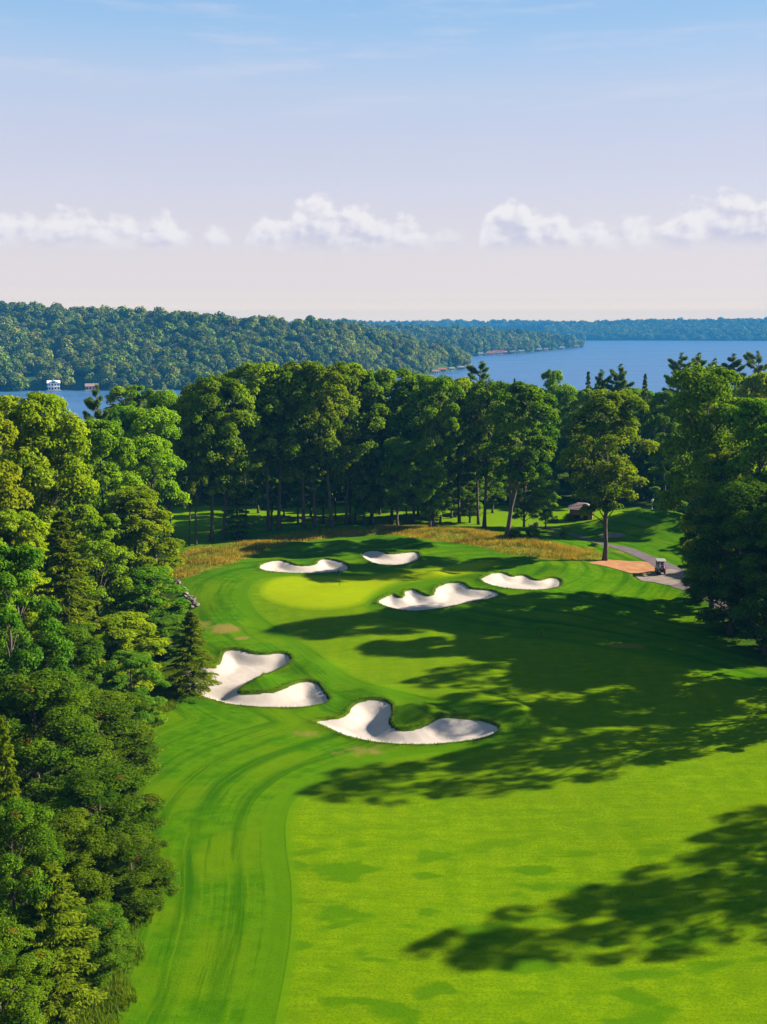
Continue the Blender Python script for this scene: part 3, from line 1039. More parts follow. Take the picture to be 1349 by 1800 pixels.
def conifer(seed, mat, R=3.6, nb=95, per=210, ls=0.42, cb=0.06, droop=0.35, power=0.85, bark='bark_red', tr=0.26, aspect=0.30, gap=0.0, layered=0.0):
    """a 20 m hemlock, fir or spruce with flat sprays along drooping boughs"""
    rg = np.random.default_rng(seed)
    H = 20.0
    t = (np.arange(nb) + rg.uniform(0, 1, nb)) / nb
    if layered > 0:
        t = (np.floor(t * layered) + 0.25 * rg.uniform(size=nb)) / layered
    t = np.clip(t, 0, 0.985)
    azm = np.arange(nb) * 2.39996 + rg.uniform(-0.5, 0.5, nb)
    L = R * ((1 - t) ** power) * rg.uniform(0.72, 1.15, nb) * (0.55 + 0.45 * smoothstep(0, 0.12, t)) + 0.25
    z0 = cb * H + (H - cb * H) * t
    s = rg.uniform(0.12, 1.0, (nb, per)) ** 0.75
    side = rg.normal(0, 1, (nb, per)) * 0.26 * (1.08 - s) ** 0.6 * (L[:, None] ** 0.8)
    rise = 0.30 * (1 - t)[:, None] * 0 + 0.25 * t[:, None]
    zz = z0[:, None] + L[:, None] * (rise * s - droop * (1 - 0.7 * t[:, None]) * s ** 1.8) + rg.normal(0, 0.05, (nb, per)) - np.abs(side) * 0.22
    ca, sa = np.cos(azm)[:, None], np.sin(azm)[:, None]
    r = L[:, None] * s
    P = np.stack([r * ca - side * sa, r * sa + side * ca, zz], -1).reshape(-1, 3)
    outw = np.stack([np.broadcast_to(ca, s.shape), np.broadcast_to(sa, s.shape), -0.35 * np.ones(s.shape)], -1).reshape(-1, 3)
    sgn = np.sign(side).reshape(-1, 1)
    perp = np.stack([np.broadcast_to(-sa, s.shape), np.broadcast_to(ca, s.shape), np.zeros(s.shape)], -1).reshape(-1, 3)
    axd = unit(outw + 0.8 * sgn * perp + 0.35 * rg.normal(size=P.shape))
    Nn = unit(np.array([0, 0, 1.0]) + 0.55 * rg.normal(size=P.shape) + 0.25 * outw)
    tint = (0.5 * rg.uniform(size=s.shape) + 0.2 * rg.uniform(size=(nb, 1)) + 0.3 * s ** 2).reshape(-1)
    crown = leaf_mesh('crown', P, Nn, ls, aspect, tint, mat, rg, axis_dir=axd, fold=0.18)
    mb = MB()
    zt = np.linspace(-0.5, H * 0.985, 8)
    mb.tube([(0.04 * math.sin(q * 2.1), 0.04 * math.cos(q * 1.7), q) for q in zt], [tr * 1.25] + [tr * (1 - q / (H * 1.02)) + 0.015 for q in zt[1:]], 8)
    for k in range(nb):
        pts = []
        for q in (0, 0.4, 0.8):
            pts.append((L[k] * q * math.cos(azm[k]), L[k] * q * math.sin(azm[k]), z0[k] + L[k] * (0.25 * t[k] * q - droop * (1 - 0.7 * t[k]) * q ** 1.8) - 0.03))
        mb.tube(pts, [0.05 * (1.1 - t[k]) + 0.012, 0.03 * (1.1 - t[k]) + 0.01, 0.008], 4, cap=False)
    return mb.mesh('trunk', M[bark], True), crown


def white_pine(seed, mat, R=3.8, nb=40, per=30, ls=0.42, cb=0.35):
    """a 20 m open-crowned pine: ragged, wind-swept boughs each carrying a flat plume"""
    rg = np.random.default_rng(seed)
    H = 20.0
    t = np.sort(rg.uniform(0, 1, nb))
    t[-4:] = (0.86, 0.92, 0.96, 1.0)
    azm = rg.uniform(0, 6.283, nb)
    L = R * (1.12 - t) ** 0.42 * rg.choice([0.45, 0.75, 1.0, 1.25], nb) * rg.uniform(0.85, 1.15, nb)
    z0 = cb * H + (0.93 - cb) * H * t
    up = 0.10 + 0.42 * t ** 2
    Cs, axs = [], []
    mb = MB()
    for k in range(nb):
        a = azm[k]
        dirv = np.array([math.cos(a), math.sin(a), 0.0])
        perp = np.array([-math.sin(a), math.cos(a), 0.0])
        m_ = int(12 + 11 * L[k])
        s_ = rg.uniform(0.35, 1.0, m_) ** 0.8
        side = rg.normal(0, 0.16, m_) * L[k] * (1.15 - s_)
        c = dirv * (L[k] * s_)[:, None] + perp * side[:, None]
        c[:, 2] = z0[k] + L[k] * up[k] * s_ ** 1.5 + rg.normal(0, 0.07, m_)
        Cs.append(c)
        axs.append(np.repeat(dirv[None], m_, 0))
        p1 = dirv * L[k] * 0.5
        p1[2] = z0[k] + L[k] * up[k] * 0.35 - 0.05
        p2 = dirv * L[k] * 0.97
        p2[2] = z0[k] + L[k] * up[k] * 0.95 - 0.03
        mb.tube([(0, 0, z0[k] - 0.2), tuple(p1), tuple(p2)], [0.075, 0.05, 0.015], 5, cap=False)
    tip = np.stack([rg.normal(0, 0.22, 9), rg.normal(0, 0.22, 9), H - rg.uniform(0.1, 1.4, 9)], 1)
    C = np.concatenate(Cs + [tip])
    A = np.concatenate(axs + [np.tile(np.array([0, 0, 1.0]), (9, 1))])
    n = len(C)
    d = unit(rg.normal(size=(n, per, 3)) + 0.7 * A[:, None] + np.array([0, 0, 0.3]))
    P = C[:, None, :] + d * rg.uniform(0.08, 0.46, (n, per, 1)) * np.array([1, 1, 0.40])
    axd = unit(d + 0.3 * rg.normal(size=d.shape))
    Nn = unit(np.cross(axd, unit(rg.normal(size=d.shape))) + np.array([0, 0, 0.3]))
    tint = 0.5 * rg.uniform(size=(n, per)) + 0.5 * rg.uniform(size=(n, 1))
    crown = leaf_mesh('crown', P.reshape(-1, 3), Nn.reshape(-1, 3), ls, 0.20, tint.reshape(-1), mat, rg, axis_dir=axd.reshape(-1, 3), fold=0.1)
    zt = np.linspace(-0.5, H * 0.97, 8)
    mb.tube([(0.12 * math.sin(q * 0.5 + seed), 0.12 * math.cos(q * 0.4), q) for q in zt], [0.34] + [0.28 * (1 - q / (H * 1.02)) + 0.02 for q in zt[1:]], 8)
    return mb.mesh('trunk', M['bark_red'], True), crown


def shrub(seed, mat, n_c=26, per=110, ls=0.07):
    """a 1 m bush"""
    rg = np.random.default_rng(seed)
    d = unit(rg.normal(size=(n_c, 3)))
    d[:, 2] = np.abs(d[:, 2])
    C = d * rg.uniform(0.18, 0.42, (n_c, 1)) * np.array([1, 1, 1.5]) + np.array([0, 0, 0.22])
    e = unit(rg.normal(size=(n_c, per, 3)))
    P = C[:, None] + e * 0.16 * rg.uniform(size=(n_c, per, 1)) ** 0.4
    Nn = unit(e + np.array([0, 0, 0.5]) + 0.4 * rg.normal(size=e.shape))
    tint = 0.6 * rg.uniform(size=(n_c, per)) + 0.4 * rg.uniform(size=(n_c, 1))
    crown = leaf_mesh('foliage', P.reshape(-1, 3), Nn.reshape(-1, 3), ls, 0.55, tint.reshape(-1), mat, rg)
    mb = MB()
    for k in range(7):
        p = C[k]
        mb.tube([(0, 0, -0.08), tuple(p * 0.5), tuple(p)], [0.018, 0.012, 0.004], 4, cap=False)
    return mb.mesh('stem', M['bark'], True), crown


ARCH = {
    'maple': [deciduous(101, M['maple'], 0.14, 5.0, 34, 12, 95, 0.30), deciduous(102, M['maple'], 0.18, 5.0, 30, 13, 95, 0.30, lobe=(0.30, 0.46)), deciduous(103, M['maple'], 0.10, 5.0, 38, 11, 95, 0.29, peak=0.36)],
    'lime': [deciduous(111, M['lime'], 0.10, 5.0, 42, 14, 100, 0.30, lobe=(0.26, 0.40)), deciduous(112, M['lime'], 0.08, 5.0, 46, 13, 100, 0.30, lobe=(0.24, 0.38), peak=0.38)],
    'oak': [deciduous(121, M['oak'], 0.34, 5.0, 26, 11, 80, 0.33, flat=0.85, trunk_r=0.27), deciduous(122, M['oak'], 0.28, 5.0, 28, 11, 80, 0.33, flat=0.85, trunk_r=0.25), deciduous(123, M['oak'], 0.40, 5.0, 24, 11, 85, 0.33, flat=0.85, trunk_r=0.25)],
    'forked': [deciduous(125, M['oak'], 0.36, 5.0, 30, 11, 80, 0.33, flat=0.85, trunk_r=0.32, fork=True)],
    'lone': [deciduous(126, M['oak'], 0.26, 5.0, 36, 12, 80, 0.30, flat=0.85, trunk_r=0.27, peak=0.45)],
    'beech': [deciduous(131, M['beech'], 0.03, 5.0, 48, 17, 84, 0.215, flat=0.9, lobe=(0.26, 0.42), dead=0.010), deciduous(132, M['beech'], 0.03, 5.0, 50, 16, 84, 0.215, flat=0.85, lobe=(0.24, 0.40), dead=0.005)],
    'emerald': [deciduous(141, M['emerald'], 0.08, 5.0, 40, 12, 100, 0.25, lobe=(0.22, 0.36)), deciduous(142, M['emerald'], 0.12, 5.0, 36, 12, 90, 0.28, lobe=(0.25, 0.4))],
    'airy': [deciduous(145, M['maple'], 0.26, 5.0, 64, 9, 26, 0.27, lobe=(0.20, 0.34)), deciduous(146, M['maple'], 0.22, 5.0, 70, 9, 24, 0.27, lobe=(0.18, 0.32), peak=0.5)],
    'under': [deciduous(151, M['oak'], 0.10, 5.0, 24, 10, 70, 0.40, flat=0.55, trunk_r=0.18)],
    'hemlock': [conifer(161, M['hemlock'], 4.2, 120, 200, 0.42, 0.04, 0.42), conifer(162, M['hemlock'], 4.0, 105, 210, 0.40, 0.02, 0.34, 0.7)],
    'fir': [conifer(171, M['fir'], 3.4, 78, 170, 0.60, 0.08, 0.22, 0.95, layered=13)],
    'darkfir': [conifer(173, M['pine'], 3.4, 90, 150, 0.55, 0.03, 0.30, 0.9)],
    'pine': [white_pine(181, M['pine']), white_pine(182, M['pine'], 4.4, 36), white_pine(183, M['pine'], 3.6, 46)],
    'shrub': [shrub(191, M['maple']), shrub(192, M['fir'])],
}

KIND = {  # object name, category, words for the label
    'maple': ('maple_tree', 'tree', 'mid green leafy maple'), 'lime': ('broadleaf_tree', 'tree', 'yellow-green broadleaf tree'), 'oak': ('oak_tree', 'tree', 'tall dark green oak with bare lower trunk'),
    'forked': ('oak_tree', 'tree', 'leaning forked oak'), 'lone': ('oak_tree', 'tree', 'lone oak'), 'beech': ('beech_tree', 'tree', 'dark small-leaved beech'), 'emerald': ('broadleaf_tree', 'tree', 'blue-green broadleaf tree'),
    'airy': ('ash_tree', 'tree', 'airy ash'),
    'under': ('understorey_tree', 'tree', 'low dark understorey tree'), 'hemlock': ('hemlock_tree', 'tree', 'olive green hemlock'), 'fir': ('fir_tree', 'tree', 'young fir'), 'darkfir': ('fir_tree', 'tree', 'dark pointed fir'),
    'pine': ('pine_tree', 'tree', 'open-crowned pine'), 'shrub': ('shrub', 'shrub', 'green shrub'),
}
ORD = ['leftmost', 'second', 'third', 'fourth', 'fifth', 'sixth', 'seventh', 'eighth', 'ninth', 'tenth', 'eleventh', 'twelfth', 'thirteenth', 'fourteenth', 'fifteenth', 'sixteenth', 'seventeenth',
       'eighteenth', 'nineteenth', 'twentieth', 'twenty-first', 'twenty-second', 'twenty-third', 'twenty-fourth', 'twenty-fifth', 'twenty-sixth', 'twenty-seventh', 'twenty-eighth', 'twenty-ninth', 'thirtieth']
tree_rng = random.Random(5)


def place_tree(kind, x, y, H, W, label, group, lean=0.0, var=None, rz=None):
    arch = ARCH[kind]
    i = tree_rng.randrange(len(arch)) if var is None else var
    tr, cr = arch[i % len(arch)]
    nm, cat, _ = KIND[kind]
    e = empty(nm, (x, y, float(h0(x, y)) - 0.05), 0.0)
    z = tree_rng.uniform(0, 6.283) if rz is None else rz
    e.rotation_euler = (Matrix.Rotation(lean, 3, 'Y') @ Matrix.Rotation(z, 3, 'Z')).to_euler()
    if kind == 'shrub':
        e.scale = (W, W, H)
    else:
        e.scale = (W / 10.0, W / 10.0, H / 20.0)
    obj(tr.name.split('.')[0], tr, e)
    obj(cr.name.split('.')[0], cr, e)
    tag(e, label, cat, group)
    return e


def put(kind, px, py_top, D, W, label, group, lean=0.0, var=None, base_py=None, base_px=None):
    """place a tree whose top is at a photo pixel; D metres away (or where its foot is seen)"""
    if base_py is not None:
        x, y = ground_at(base_px if base_px is not None else px, base_py)
        x, y = float(x), float(y)
    else:
        x, y, _ = at_dist(px, py_top, D)
        x, y = float(x), float(y)
    _, _, zt = at_dist(px, py_top, y)
    H = float(zt) - float(h0(x, y))
    return place_tree(kind, x, y, H, W, label, group, lean, var)


# ------------------------------------------------------------------ trees on the left
LG = 'trees along the left of the fairway'
for s in [
    ('lime', 58, 698, 104, 11.5, 'big yellow-green tree at the far left, its crown breaking the lake line', 0),
    ('lime', -60, 720, 96, 12.0, 'yellow-green tree cut by the left picture edge beside the biggest one', 1),
    ('maple', 175, 742, 118, 10.0, 'bright green maple standing just right of the big yellow-green tree', 0),
    ('pine', 170, 676, 150, 7.0, 'pine with a narrow tip poking above the left trees against the lake', 0),
    ('maple', 262, 722, 140, 10.5, 'dark maple with bright right-hand twigs left of the dark oak row', 1),
    ('maple', 120, 738, 132, 10.0, 'green maple half hidden between the big yellow-green tree and the pine tip', 2),
    ('maple', 222, 716, 158, 9.0, 'green maple below the lake line right of the pine tip', 0),
    ('maple', 292, 690, 162, 9.0, 'light-topped maple at the right end of the left lake gap', 1),
    ('lime', 232, 862, 114, 10.5, 'tall yellow-green tree whose crown edge meets the straw bank on the left', 1),
    ('maple', 165, 905, 104, 8.0, 'leafy maple tucked behind the olive hemlock', 2),
    ('hemlock', 106, 896, 88, 11.0, 'olive hemlock with a visible reddish trunk amid the left trees', 0),
    ('lime', 15, 905, 92, 9.0, 'yellow-green tree behind the blue-green tree at the left edge', 1),
    ('emerald', 10, 968, 68, 7.6, 'blue-green broadleaf tree at the left picture edge halfway down', 0),
    ('maple', 262, 1000, 106, 8.0, 'mid green maple below the tall yellow-green tree near the boulders', 0),
    ('emerald', 292, 1085, 103, 6.5, 'small blue-green tree between the boulders and the overhanging hemlock', 1),
    ('beech', 118, 1105, 77, 7.5, 'upright small-leaved beech beside the blue-green edge tree', 1),
    ('lime', 215, 1085, 90, 8.0, 'small yellow-green tree left of the large bunker', 0),
    ('emerald', 228, 1150, 83, 6.0, 'low blue-green tree behind the small wooden post', 0),
    ('hemlock', 335, 1072, 92, 7.5, 'dark hemlock leaning its boughs over the large left bunker', 0),
    ('beech', 60, 1195, 64, 9.0, 'broad dark beech at the left edge below the blue-green tree', 0),
    ('beech', 175, 1225, 69, 8.0, 'dark beech behind the small wooden post by the rough', 1),
    ('beech', 178, 1365, 59, 7.6, 'dark beech with brown leaf sprays beside the mown rough', 0),
    ('beech', 232, 1480, 54.5, 5.0, 'dark beech reaching farthest over the mown rough', 1),
    ('hemlock', 4, 1255, 52, 4.2, 'narrow conifer at the left edge in front of the broad beech', 0),
    ('beech', 110, 1440, 52, 5.6, 'dark small beech in the middle of the lower left thicket', 1),
    ('hemlock', 88, 1515, 46.5, 7.0, 'pale olive hemlock in the bottom left corner', 1),
    ('beech', 20, 1420, 47, 5.0, 'dark beech at the left edge above the bottom corner hemlock', 0),
    ('beech', 165, 1600, 48.5, 4.2, 'lowest dark beech at the bottom of the left thicket', 1),
    ('beech', -10, 1640, 42.5, 5.0, 'dark beech cut by the bottom left corner of the picture', 0),
    ('maple', -70, 860, 82, 9.0, 'maple just outside the left edge behind the blue-green tree', 0),
    ('beech', -80, 1150, 66, 9.0, 'beech just outside the left edge behind the broad dark one', 1),
    ('maple', 40, 800, 118, 10.0, 'green maple behind and between the two big yellow-green crowns', 1),
]:
    put(s[0], s[1], s[2], s[3], s[4], s[5], LG, var=s[6])

# ------------------------------------------------------------------ row of tall oaks behind the green: foot pixel, top pixel, width, lean
RG = 'row of tall oaks behind the green'
row1 = [('oak', 333, 959, 338, 720, 5.0), ('oak', 345, 958, 352, 690, 6.5), ('oak', 372, 952, 380, 664, 10.0), ('oak', 393, 949, 405, 672, 9.0),
        ('oak', 474, 932, 455, 640, 11.5), ('oak', 491, 930, 500, 648, 10.0), ('oak', 534, 928, 530, 640, 10.5), ('oak', 556, 927, 548, 652, 8.0), ('oak', 585, 927, 566, 640, 11.0),
        ('oak', 609, 925, 618, 642, 10.5), ('oak', 623, 923, 640, 660, 8.0), ('oak', 652, 922, 660, 655, 9.0), ('oak', 689, 921, 692, 652, 10.5), ('oak', 728, 921, 735, 660, 9.5),
        ('oak', 761, 930, 770, 664, 8.0), ('oak', 808, 920, 800, 668, 9.5), ('oak', 842, 922, 838, 678, 9.0), ('oak', 852, 928, 872, 672, 10.0), ('forked', 891, 946, 930, 676, 10.5)]
n_ = 0
for (k, bx, by, tx, ty, w_) in row1:
    x, y = ground_at(bx, by)
    x, y = float(x), float(y)
    xt, _, zt = at_dist(tx, ty, y)
    H = float(zt) - float(h0(x, y))
    lean = math.atan2(float(xt) - x, H)
    if k == 'forked':
        lab = 'forked oak leaning right beside the straw grass, rightmost of the oak row'
    elif bx == 585:
        lab = 'pale-trunked oak leaning left, brightest trunk in the oak row behind the flag'
    else:
        lab = ORD[n_] + ' tall bare-trunked oak from the left in the row behind the green'
    n_ += 1
    place_tree(k, x, y, H, w_ * 1.18, lab, RG, lean, var=n_)
put('fir', 420, 815, None, 8.6, 'young light green fir in front of the oak row on the left', None, base_py=946, base_px=418)
put('lone', 1070, 690, None, 13.0, 'lone oak with a tall straight trunk rising from the mulch bed', None, base_py=985, base_px=1063, lean=0.0)

# understorey between the trunks
UG = 'low trees among the oak row'
for i, (k, px, pt, D, w_) in enumerate(sorted([('maple', 452, 800, 190, 6), ('maple', 498, 812, 186, 5), ('maple', 545, 790, 187, 6), ('oak', 590, 800, 184, 6), ('maple', 640, 785, 176, 5.5), ('maple', 668, 800, 188, 6), ('maple', 700, 772, 171, 6.5),
                                        ('maple', 735, 800, 186, 6), ('maple', 758, 792, 167, 5.5), ('maple', 795, 800, 184, 6), ('maple', 828, 812, 180, 5), ('maple', 868, 800, 190, 6), ('maple', 925, 800, 174, 6), ('maple', 962, 845, 170, 4.5), ('oak', 430, 790, 181, 6.5), ('maple', 475, 782, 179, 6), ('oak', 522, 775, 178, 6.5), ('maple', 568, 785, 179, 6),
                                        ('oak', 615, 775, 180, 6.5), ('maple', 655, 780, 180, 6), ('oak', 715, 790, 179, 6), ('maple', 775, 785, 178, 6), ('oak', 812, 795, 188, 6)], key=lambda r_: r_[1])):
    put(k, px, pt, D, w_ * 1.2, ORD[i] + ' low leafy tree from the left among the oak trunks', UG)

# ------------------------------------------------------------------ dark wood behind: rows of whole trees
BG = 'trees of the wood behind the oak row'
back = []
q = random.Random(3)
for px in range(215, 1330, 43):
    back.append((q.choice(['maple', 'oak', 'maple', 'emerald', 'under']), px + q.uniform(-12, 12), q.uniform(676, 712), q.uniform(201, 212), q.uniform(9, 12)))
for px in range(240, 1400, 52):
    back.append((q.choice(['maple', 'oak', 'lime']), px + q.uniform(-14, 14), (q.uniform(668, 690) if 420 < px < 900 else q.uniform(678, 700)) + (12 if px < 330 else 0), q.uniform(217, 231), q.uniform(9, 12)))
cnt = {}
for b in back:
    cnt.setdefault(b[0], []).append(b)
for k, lst in cnt.items():
    lst.sort(key=lambda b: b[1])
    for i, b in enumerate(lst):
        put(k, b[1], b[2], b[3], b[4], ORD[i] + ' ' + KIND[k][2].split(' with')[0] + ' from the left in the dark wood behind the oak row', BG)
PG = 'pines standing above the wood by the lake'
for (k, px, pt, D, w_, lab) in [
    ('pine', 845, 634, 226, 11.0, 'flat-tiered pine standing alone against the lake right of the picture centre'),
    ('darkfir', 905, 664, 222, 5.0, 'small dark pointed fir against the lake right of the lone flat pine'),
    ('maple', 972, 652, 228, 8.0, 'pale rounded treetop against the lake between the dark firs'),
    ('darkfir', 1035, 652, 226, 7.0, 'dark rounded fir left of the twin wind-swept pine tops'),
    ('pine', 1060, 648, 232, 10.0, 'left of the twin wind-swept pine tops against the lake'),
    ('pine', 1090, 638, 232, 10.0, 'right of the twin wind-swept pine tops against the lake'),
    ('darkfir', 1135, 656, 205, 7.0, 'dark spire-topped fir just right of the lone oak crown'),
    ('pine', 1198, 618, 236, 11.0, 'leftmost of the tall pines on the right skyline'),
    ('pine', 1228, 618, 240, 11.0, 'second of the tall pines on the right skyline'),
    ('pine', 1256, 628, 238, 10.0, 'third of the tall pines on the right skyline'),
    ('pine', 1290, 620, 240, 12.0, 'fourth of the tall pines on the right skyline'),
    ('pine', 1335, 616, 236, 12.0, 'rightmost tall pine on the right skyline'),
]:
    put(k, px, pt, D, w_, lab, PG)

# ------------------------------------------------------------------ trees on the right
XG = 'trees along the right of the fairway'
for s in [
    ('maple', 1250, 652, 125, 12.5, 'big domed maple high on the right below the skyline pines', 1),
    ('oak', 1178, 690, 178, 9.0, 'dark oak left of the big domed maple on the right', 0),
    ('under', 1190, 790, 172, 9.0, 'dark low tree behind the tee mound on the right', 0),
    ('lime', 1345, 660, 170, 11.0, 'yellow-green tree above the domed maple at the right edge', 0),
    ('maple', 1342, 706, 116, 11.5, 'bright green maple at the right edge below the domed maple', 0),
    ('lime', 1268, 798, 121, 9.0, 'bright maple with low spreading crown right of the tee mound', 1),
    ('beech', 1300, 850, 111, 11.0, 'dark shaded tree overhanging the cart path at the right edge', 0),
    ('beech', 1362, 905, 104, 10.0, 'dark shaded tree in the right edge, nearest of the right-hand group', 1),
    ('beech', 1238, 948, 124, 6.0, 'low dark tree hanging over the cart path behind the cart', 1),
    ('emerald', 1420, 850, 106, 9.0, 'blue-green tree cut by the right edge behind the nearest dark one', 1),
]:
    put(s[0], s[1], s[2], s[3], s[4], s[5], XG, var=s[6])
for i, (k, x, y, H, w_, lab) in enumerate([
    ('airy', 46.0, 63.4, 24.5, 8.0, 'tall airy ash beyond the right edge whose narrow shadow streaks the lower fairway'),
    ('airy', 40.5, 84.0, 26.0, 9.0, 'airy ash beyond the right edge throwing the long shadow in front of the front bunker'),
    ('airy', 49.0, 89.0, 25.0, 10.0, 'airy ash beyond the right edge shading the middle of the fairway'),
    ('airy', 45.0, 97.0, 25.0, 10.0, 'airy ash beyond the right edge shading the fairway beside the front bunker'),
    ('airy', 46.0, 106.0, 25.0, 9.0, 'airy ash beyond the right edge shading the approach to the green'),
    ('oak', 54.0, 120.0, 26.0, 9.0, 'oak behind the dark right-hand trees shading the slope below the green'),
    ('airy', 54.5, 68.0, 23.5, 9.0, 'broad airy ash beyond the right edge beside the tall one'),
    ('airy', 62.0, 75.0, 23.0, 8.5, 'airy ash far beyond the right edge shading the right side of the fairway'),
    ('maple', 66.0, 69.0, 21.0, 9.0, 'maple far beyond the right edge shading the lower right corner'),
    ('maple', 56.0, 97.0, 25.0, 11.0, 'maple in the second rank beyond the right edge'),
    ('oak', 57.0, 107.0, 25.0, 11.0, 'oak in the second rank beyond the right edge'),
    ('oak', 58.0, 117.0, 25.0, 11.0, 'oak in the second rank behind the dark right-hand trees'),
    ('maple', 66.0, 143.0, 15.0, 8.0, 'maple in the second rank right of the golf cart'),
]):
    place_tree(k, x, y, H, w_, lab, XG)

# small shrubs by the path
for (px, by, h_, w_, v, lab) in [(905, 945, 2.3, 2.6, 0, 'leafy green shrub right of the leaning forked oak'), (937, 944, 2.9, 2.8, 0, 'taller leafy shrub between the forked oak and the cart path'),
                                 (992, 948, 2.3, 1.5, 1, 'small dark upright shrub beside the cart path'), (1046, 960, 0.9, 1.5, 0, 'low shrub on the straw grass left of the lone oak'),
                                 (1000, 915, 1.6, 2.6, 1, 'shrub in front of the brown shelter'), (1185, 905, 1.6, 4.0, 0, 'yellow-lit shrub right of the lamp post'),
                                 (975, 918, 1.4, 2.2, 0, 'shrub left of the brown shelter'), (275, 1268, 1.0, 2.2, 0, 'leafy shrub right of the small wooden post')]:
    x, y = ground_at(px, by)
    place_tree('shrub', float(x), float(y), h_, w_, lab, 'shrubs', var=v)

# ------------------------------------------------------------------ tall grass
def blades(name, xs_, ys_, hgt, wid, mat, seed, label):
    rg = np.random.default_rng(seed)
    n = len(xs_)
    z = h0(xs_, ys_)
    a = rg.uniform(0, 6.283, n)
    h_ = hgt * rg.uniform(0.55, 1.25, n)
    w_ = wid * rg.uniform(0.6, 1.4, n)
    lean = rg.normal(0, 0.32, (n, 2)) * h_[:, None]
    V = np.empty((n, 3, 3))
    V[:, 0] = np.stack([xs_ - np.cos(a) * w_, ys_ - np.sin(a) * w_, z - 0.03], 1)
    V[:, 1] = np.stack([xs_ + np.cos(a) * w_, ys_ + np.sin(a) * w_, z - 0.03], 1)
    V[:, 2] = np.stack([xs_ + lean[:, 0], ys_ + lean[:, 1], z + h_], 1)
    clump = 0.5 + 0.5 * np.sin(xs_ * 0.9 + 1.3 * np.sin(ys_ * 0.8)) * np.sin(ys_ * 1.1 + np.sin(xs_ * 0.5))
    tint = np.clip(0.55 * rg.uniform(size=n) + 0.45 * clump, 0, 1)
    o = obj(name, np_mesh(name, V.reshape(-1, 3), [np.arange(n * 3).reshape(n, 3)], [mat], {'tint': np.repeat(tint, 3)}))
    return tag(o, label, 'grass', kind='stuff')


def scatter(poly, dens, seed, soft=0.8):
    rg = np.random.default_rng(seed)
    lo, hi = poly.min(0), poly.max(0)
    n = int((hi[0] - lo[0]) * (hi[1] - lo[1]) * dens)
    x = rg.uniform(lo[0], hi[0], n)
    y = rg.uniform(lo[1], hi[1], n)
    D, _, _ = sdf(poly, x, y)
    k = D < rg.uniform(-soft, 0.15, n)
    return x[k], y[k]


fx, fy = scatter(fes_polys[0], 110, 21, 3.0)
for p in (path_poly, mulch_poly):
    D, _, _ = sdf(p, fx, fy)
    fx, fy = fx[D > 0.3], fy[D > 0.3]
patch = np.sin(fx * 0.55 + 1.2 * np.sin(fy * 0.5)) + np.sin(fy * 0.9 + fx * 0.31 + 2.0) + 0.6 * np.sin(fx * 1.9 - fy * 1.3)
rgk = np.random.default_rng(1)
thin = rgk.uniform(size=len(fx)) < smoothstep(-1.6, 0.8, patch) * 0.9 + 0.1
fx, fy, patch = fx[thin], fy[thin], patch[thin]
k = rgk.uniform(size=len(fx)) < 0.45 + 0.35 * smoothstep(-0.5, 1.2, patch)
blades('straw_grass', fx[k], fy[k], 0.46, 0.038, M['straw'], 22, 'tall straw-coloured grass on the bank behind the green')
blades('bank_grass', fx[~k], fy[~k], 0.42, 0.038, M['reed'], 23, 'green grass mixed into the straw-coloured bank')
# ragged grass along the foot of the left trees
rg = np.random.default_rng(31)
n = 60000
ly = rg.uniform(41, 100, n)
lx = np.interp(ly, ey[o_], ex[o_]) + rg.uniform(-3.2, 0.9, n)
keep = rg.uniform(size=n) < smoothstep(0.9, -0.3, lx - np.interp(ly, ey[o_], ex[o_]) + 0.5 * np.sin(ly * 1.7))
blades('verge_grass', lx[keep], ly[keep], 0.38, 0.03, M['reed'], 32, 'ragged tall grass along the foot of the left trees')
fringe_x, fringe_y = [], []
for k_, poly in BPOLY.items():
    L = np.linalg.norm(np.roll(poly, -1, 0) - poly, axis=1)
    cs = np.concatenate([[0], np.cumsum(L)])
    m_ = int(cs[-1] * 34)
    s = rg.uniform(0, cs[-1], m_)
    j = np.clip(np.searchsorted(cs, s) - 1, 0, len(poly) - 1)
    f_ = ((s - cs[j]) / (L[j] + 1e-9))[:, None]
    p = poly[j] * (1 - f_) + np.roll(poly, -1, 0)[j] * f_
    g_ = grow(poly, 1.0) - poly
    p = p + g_[j] * rg.uniform(0.0, 0.30, m_)[:, None]
    fringe_x.append(p[:, 0])
    fringe_y.append(p[:, 1])
fxx, fyy = np.concatenate(fringe_x), np.concatenate(fringe_y)
o = blades('bunker_lip_grass', fxx, fyy, 0.20, 0.03, M['reed'], 33, 'short shaggy grass round the bunker lips')
o.location.z = 0.10

# ------------------------------------------------------------------ far hills and woods
wood_col = bpy.data.collections.new('wood kit')


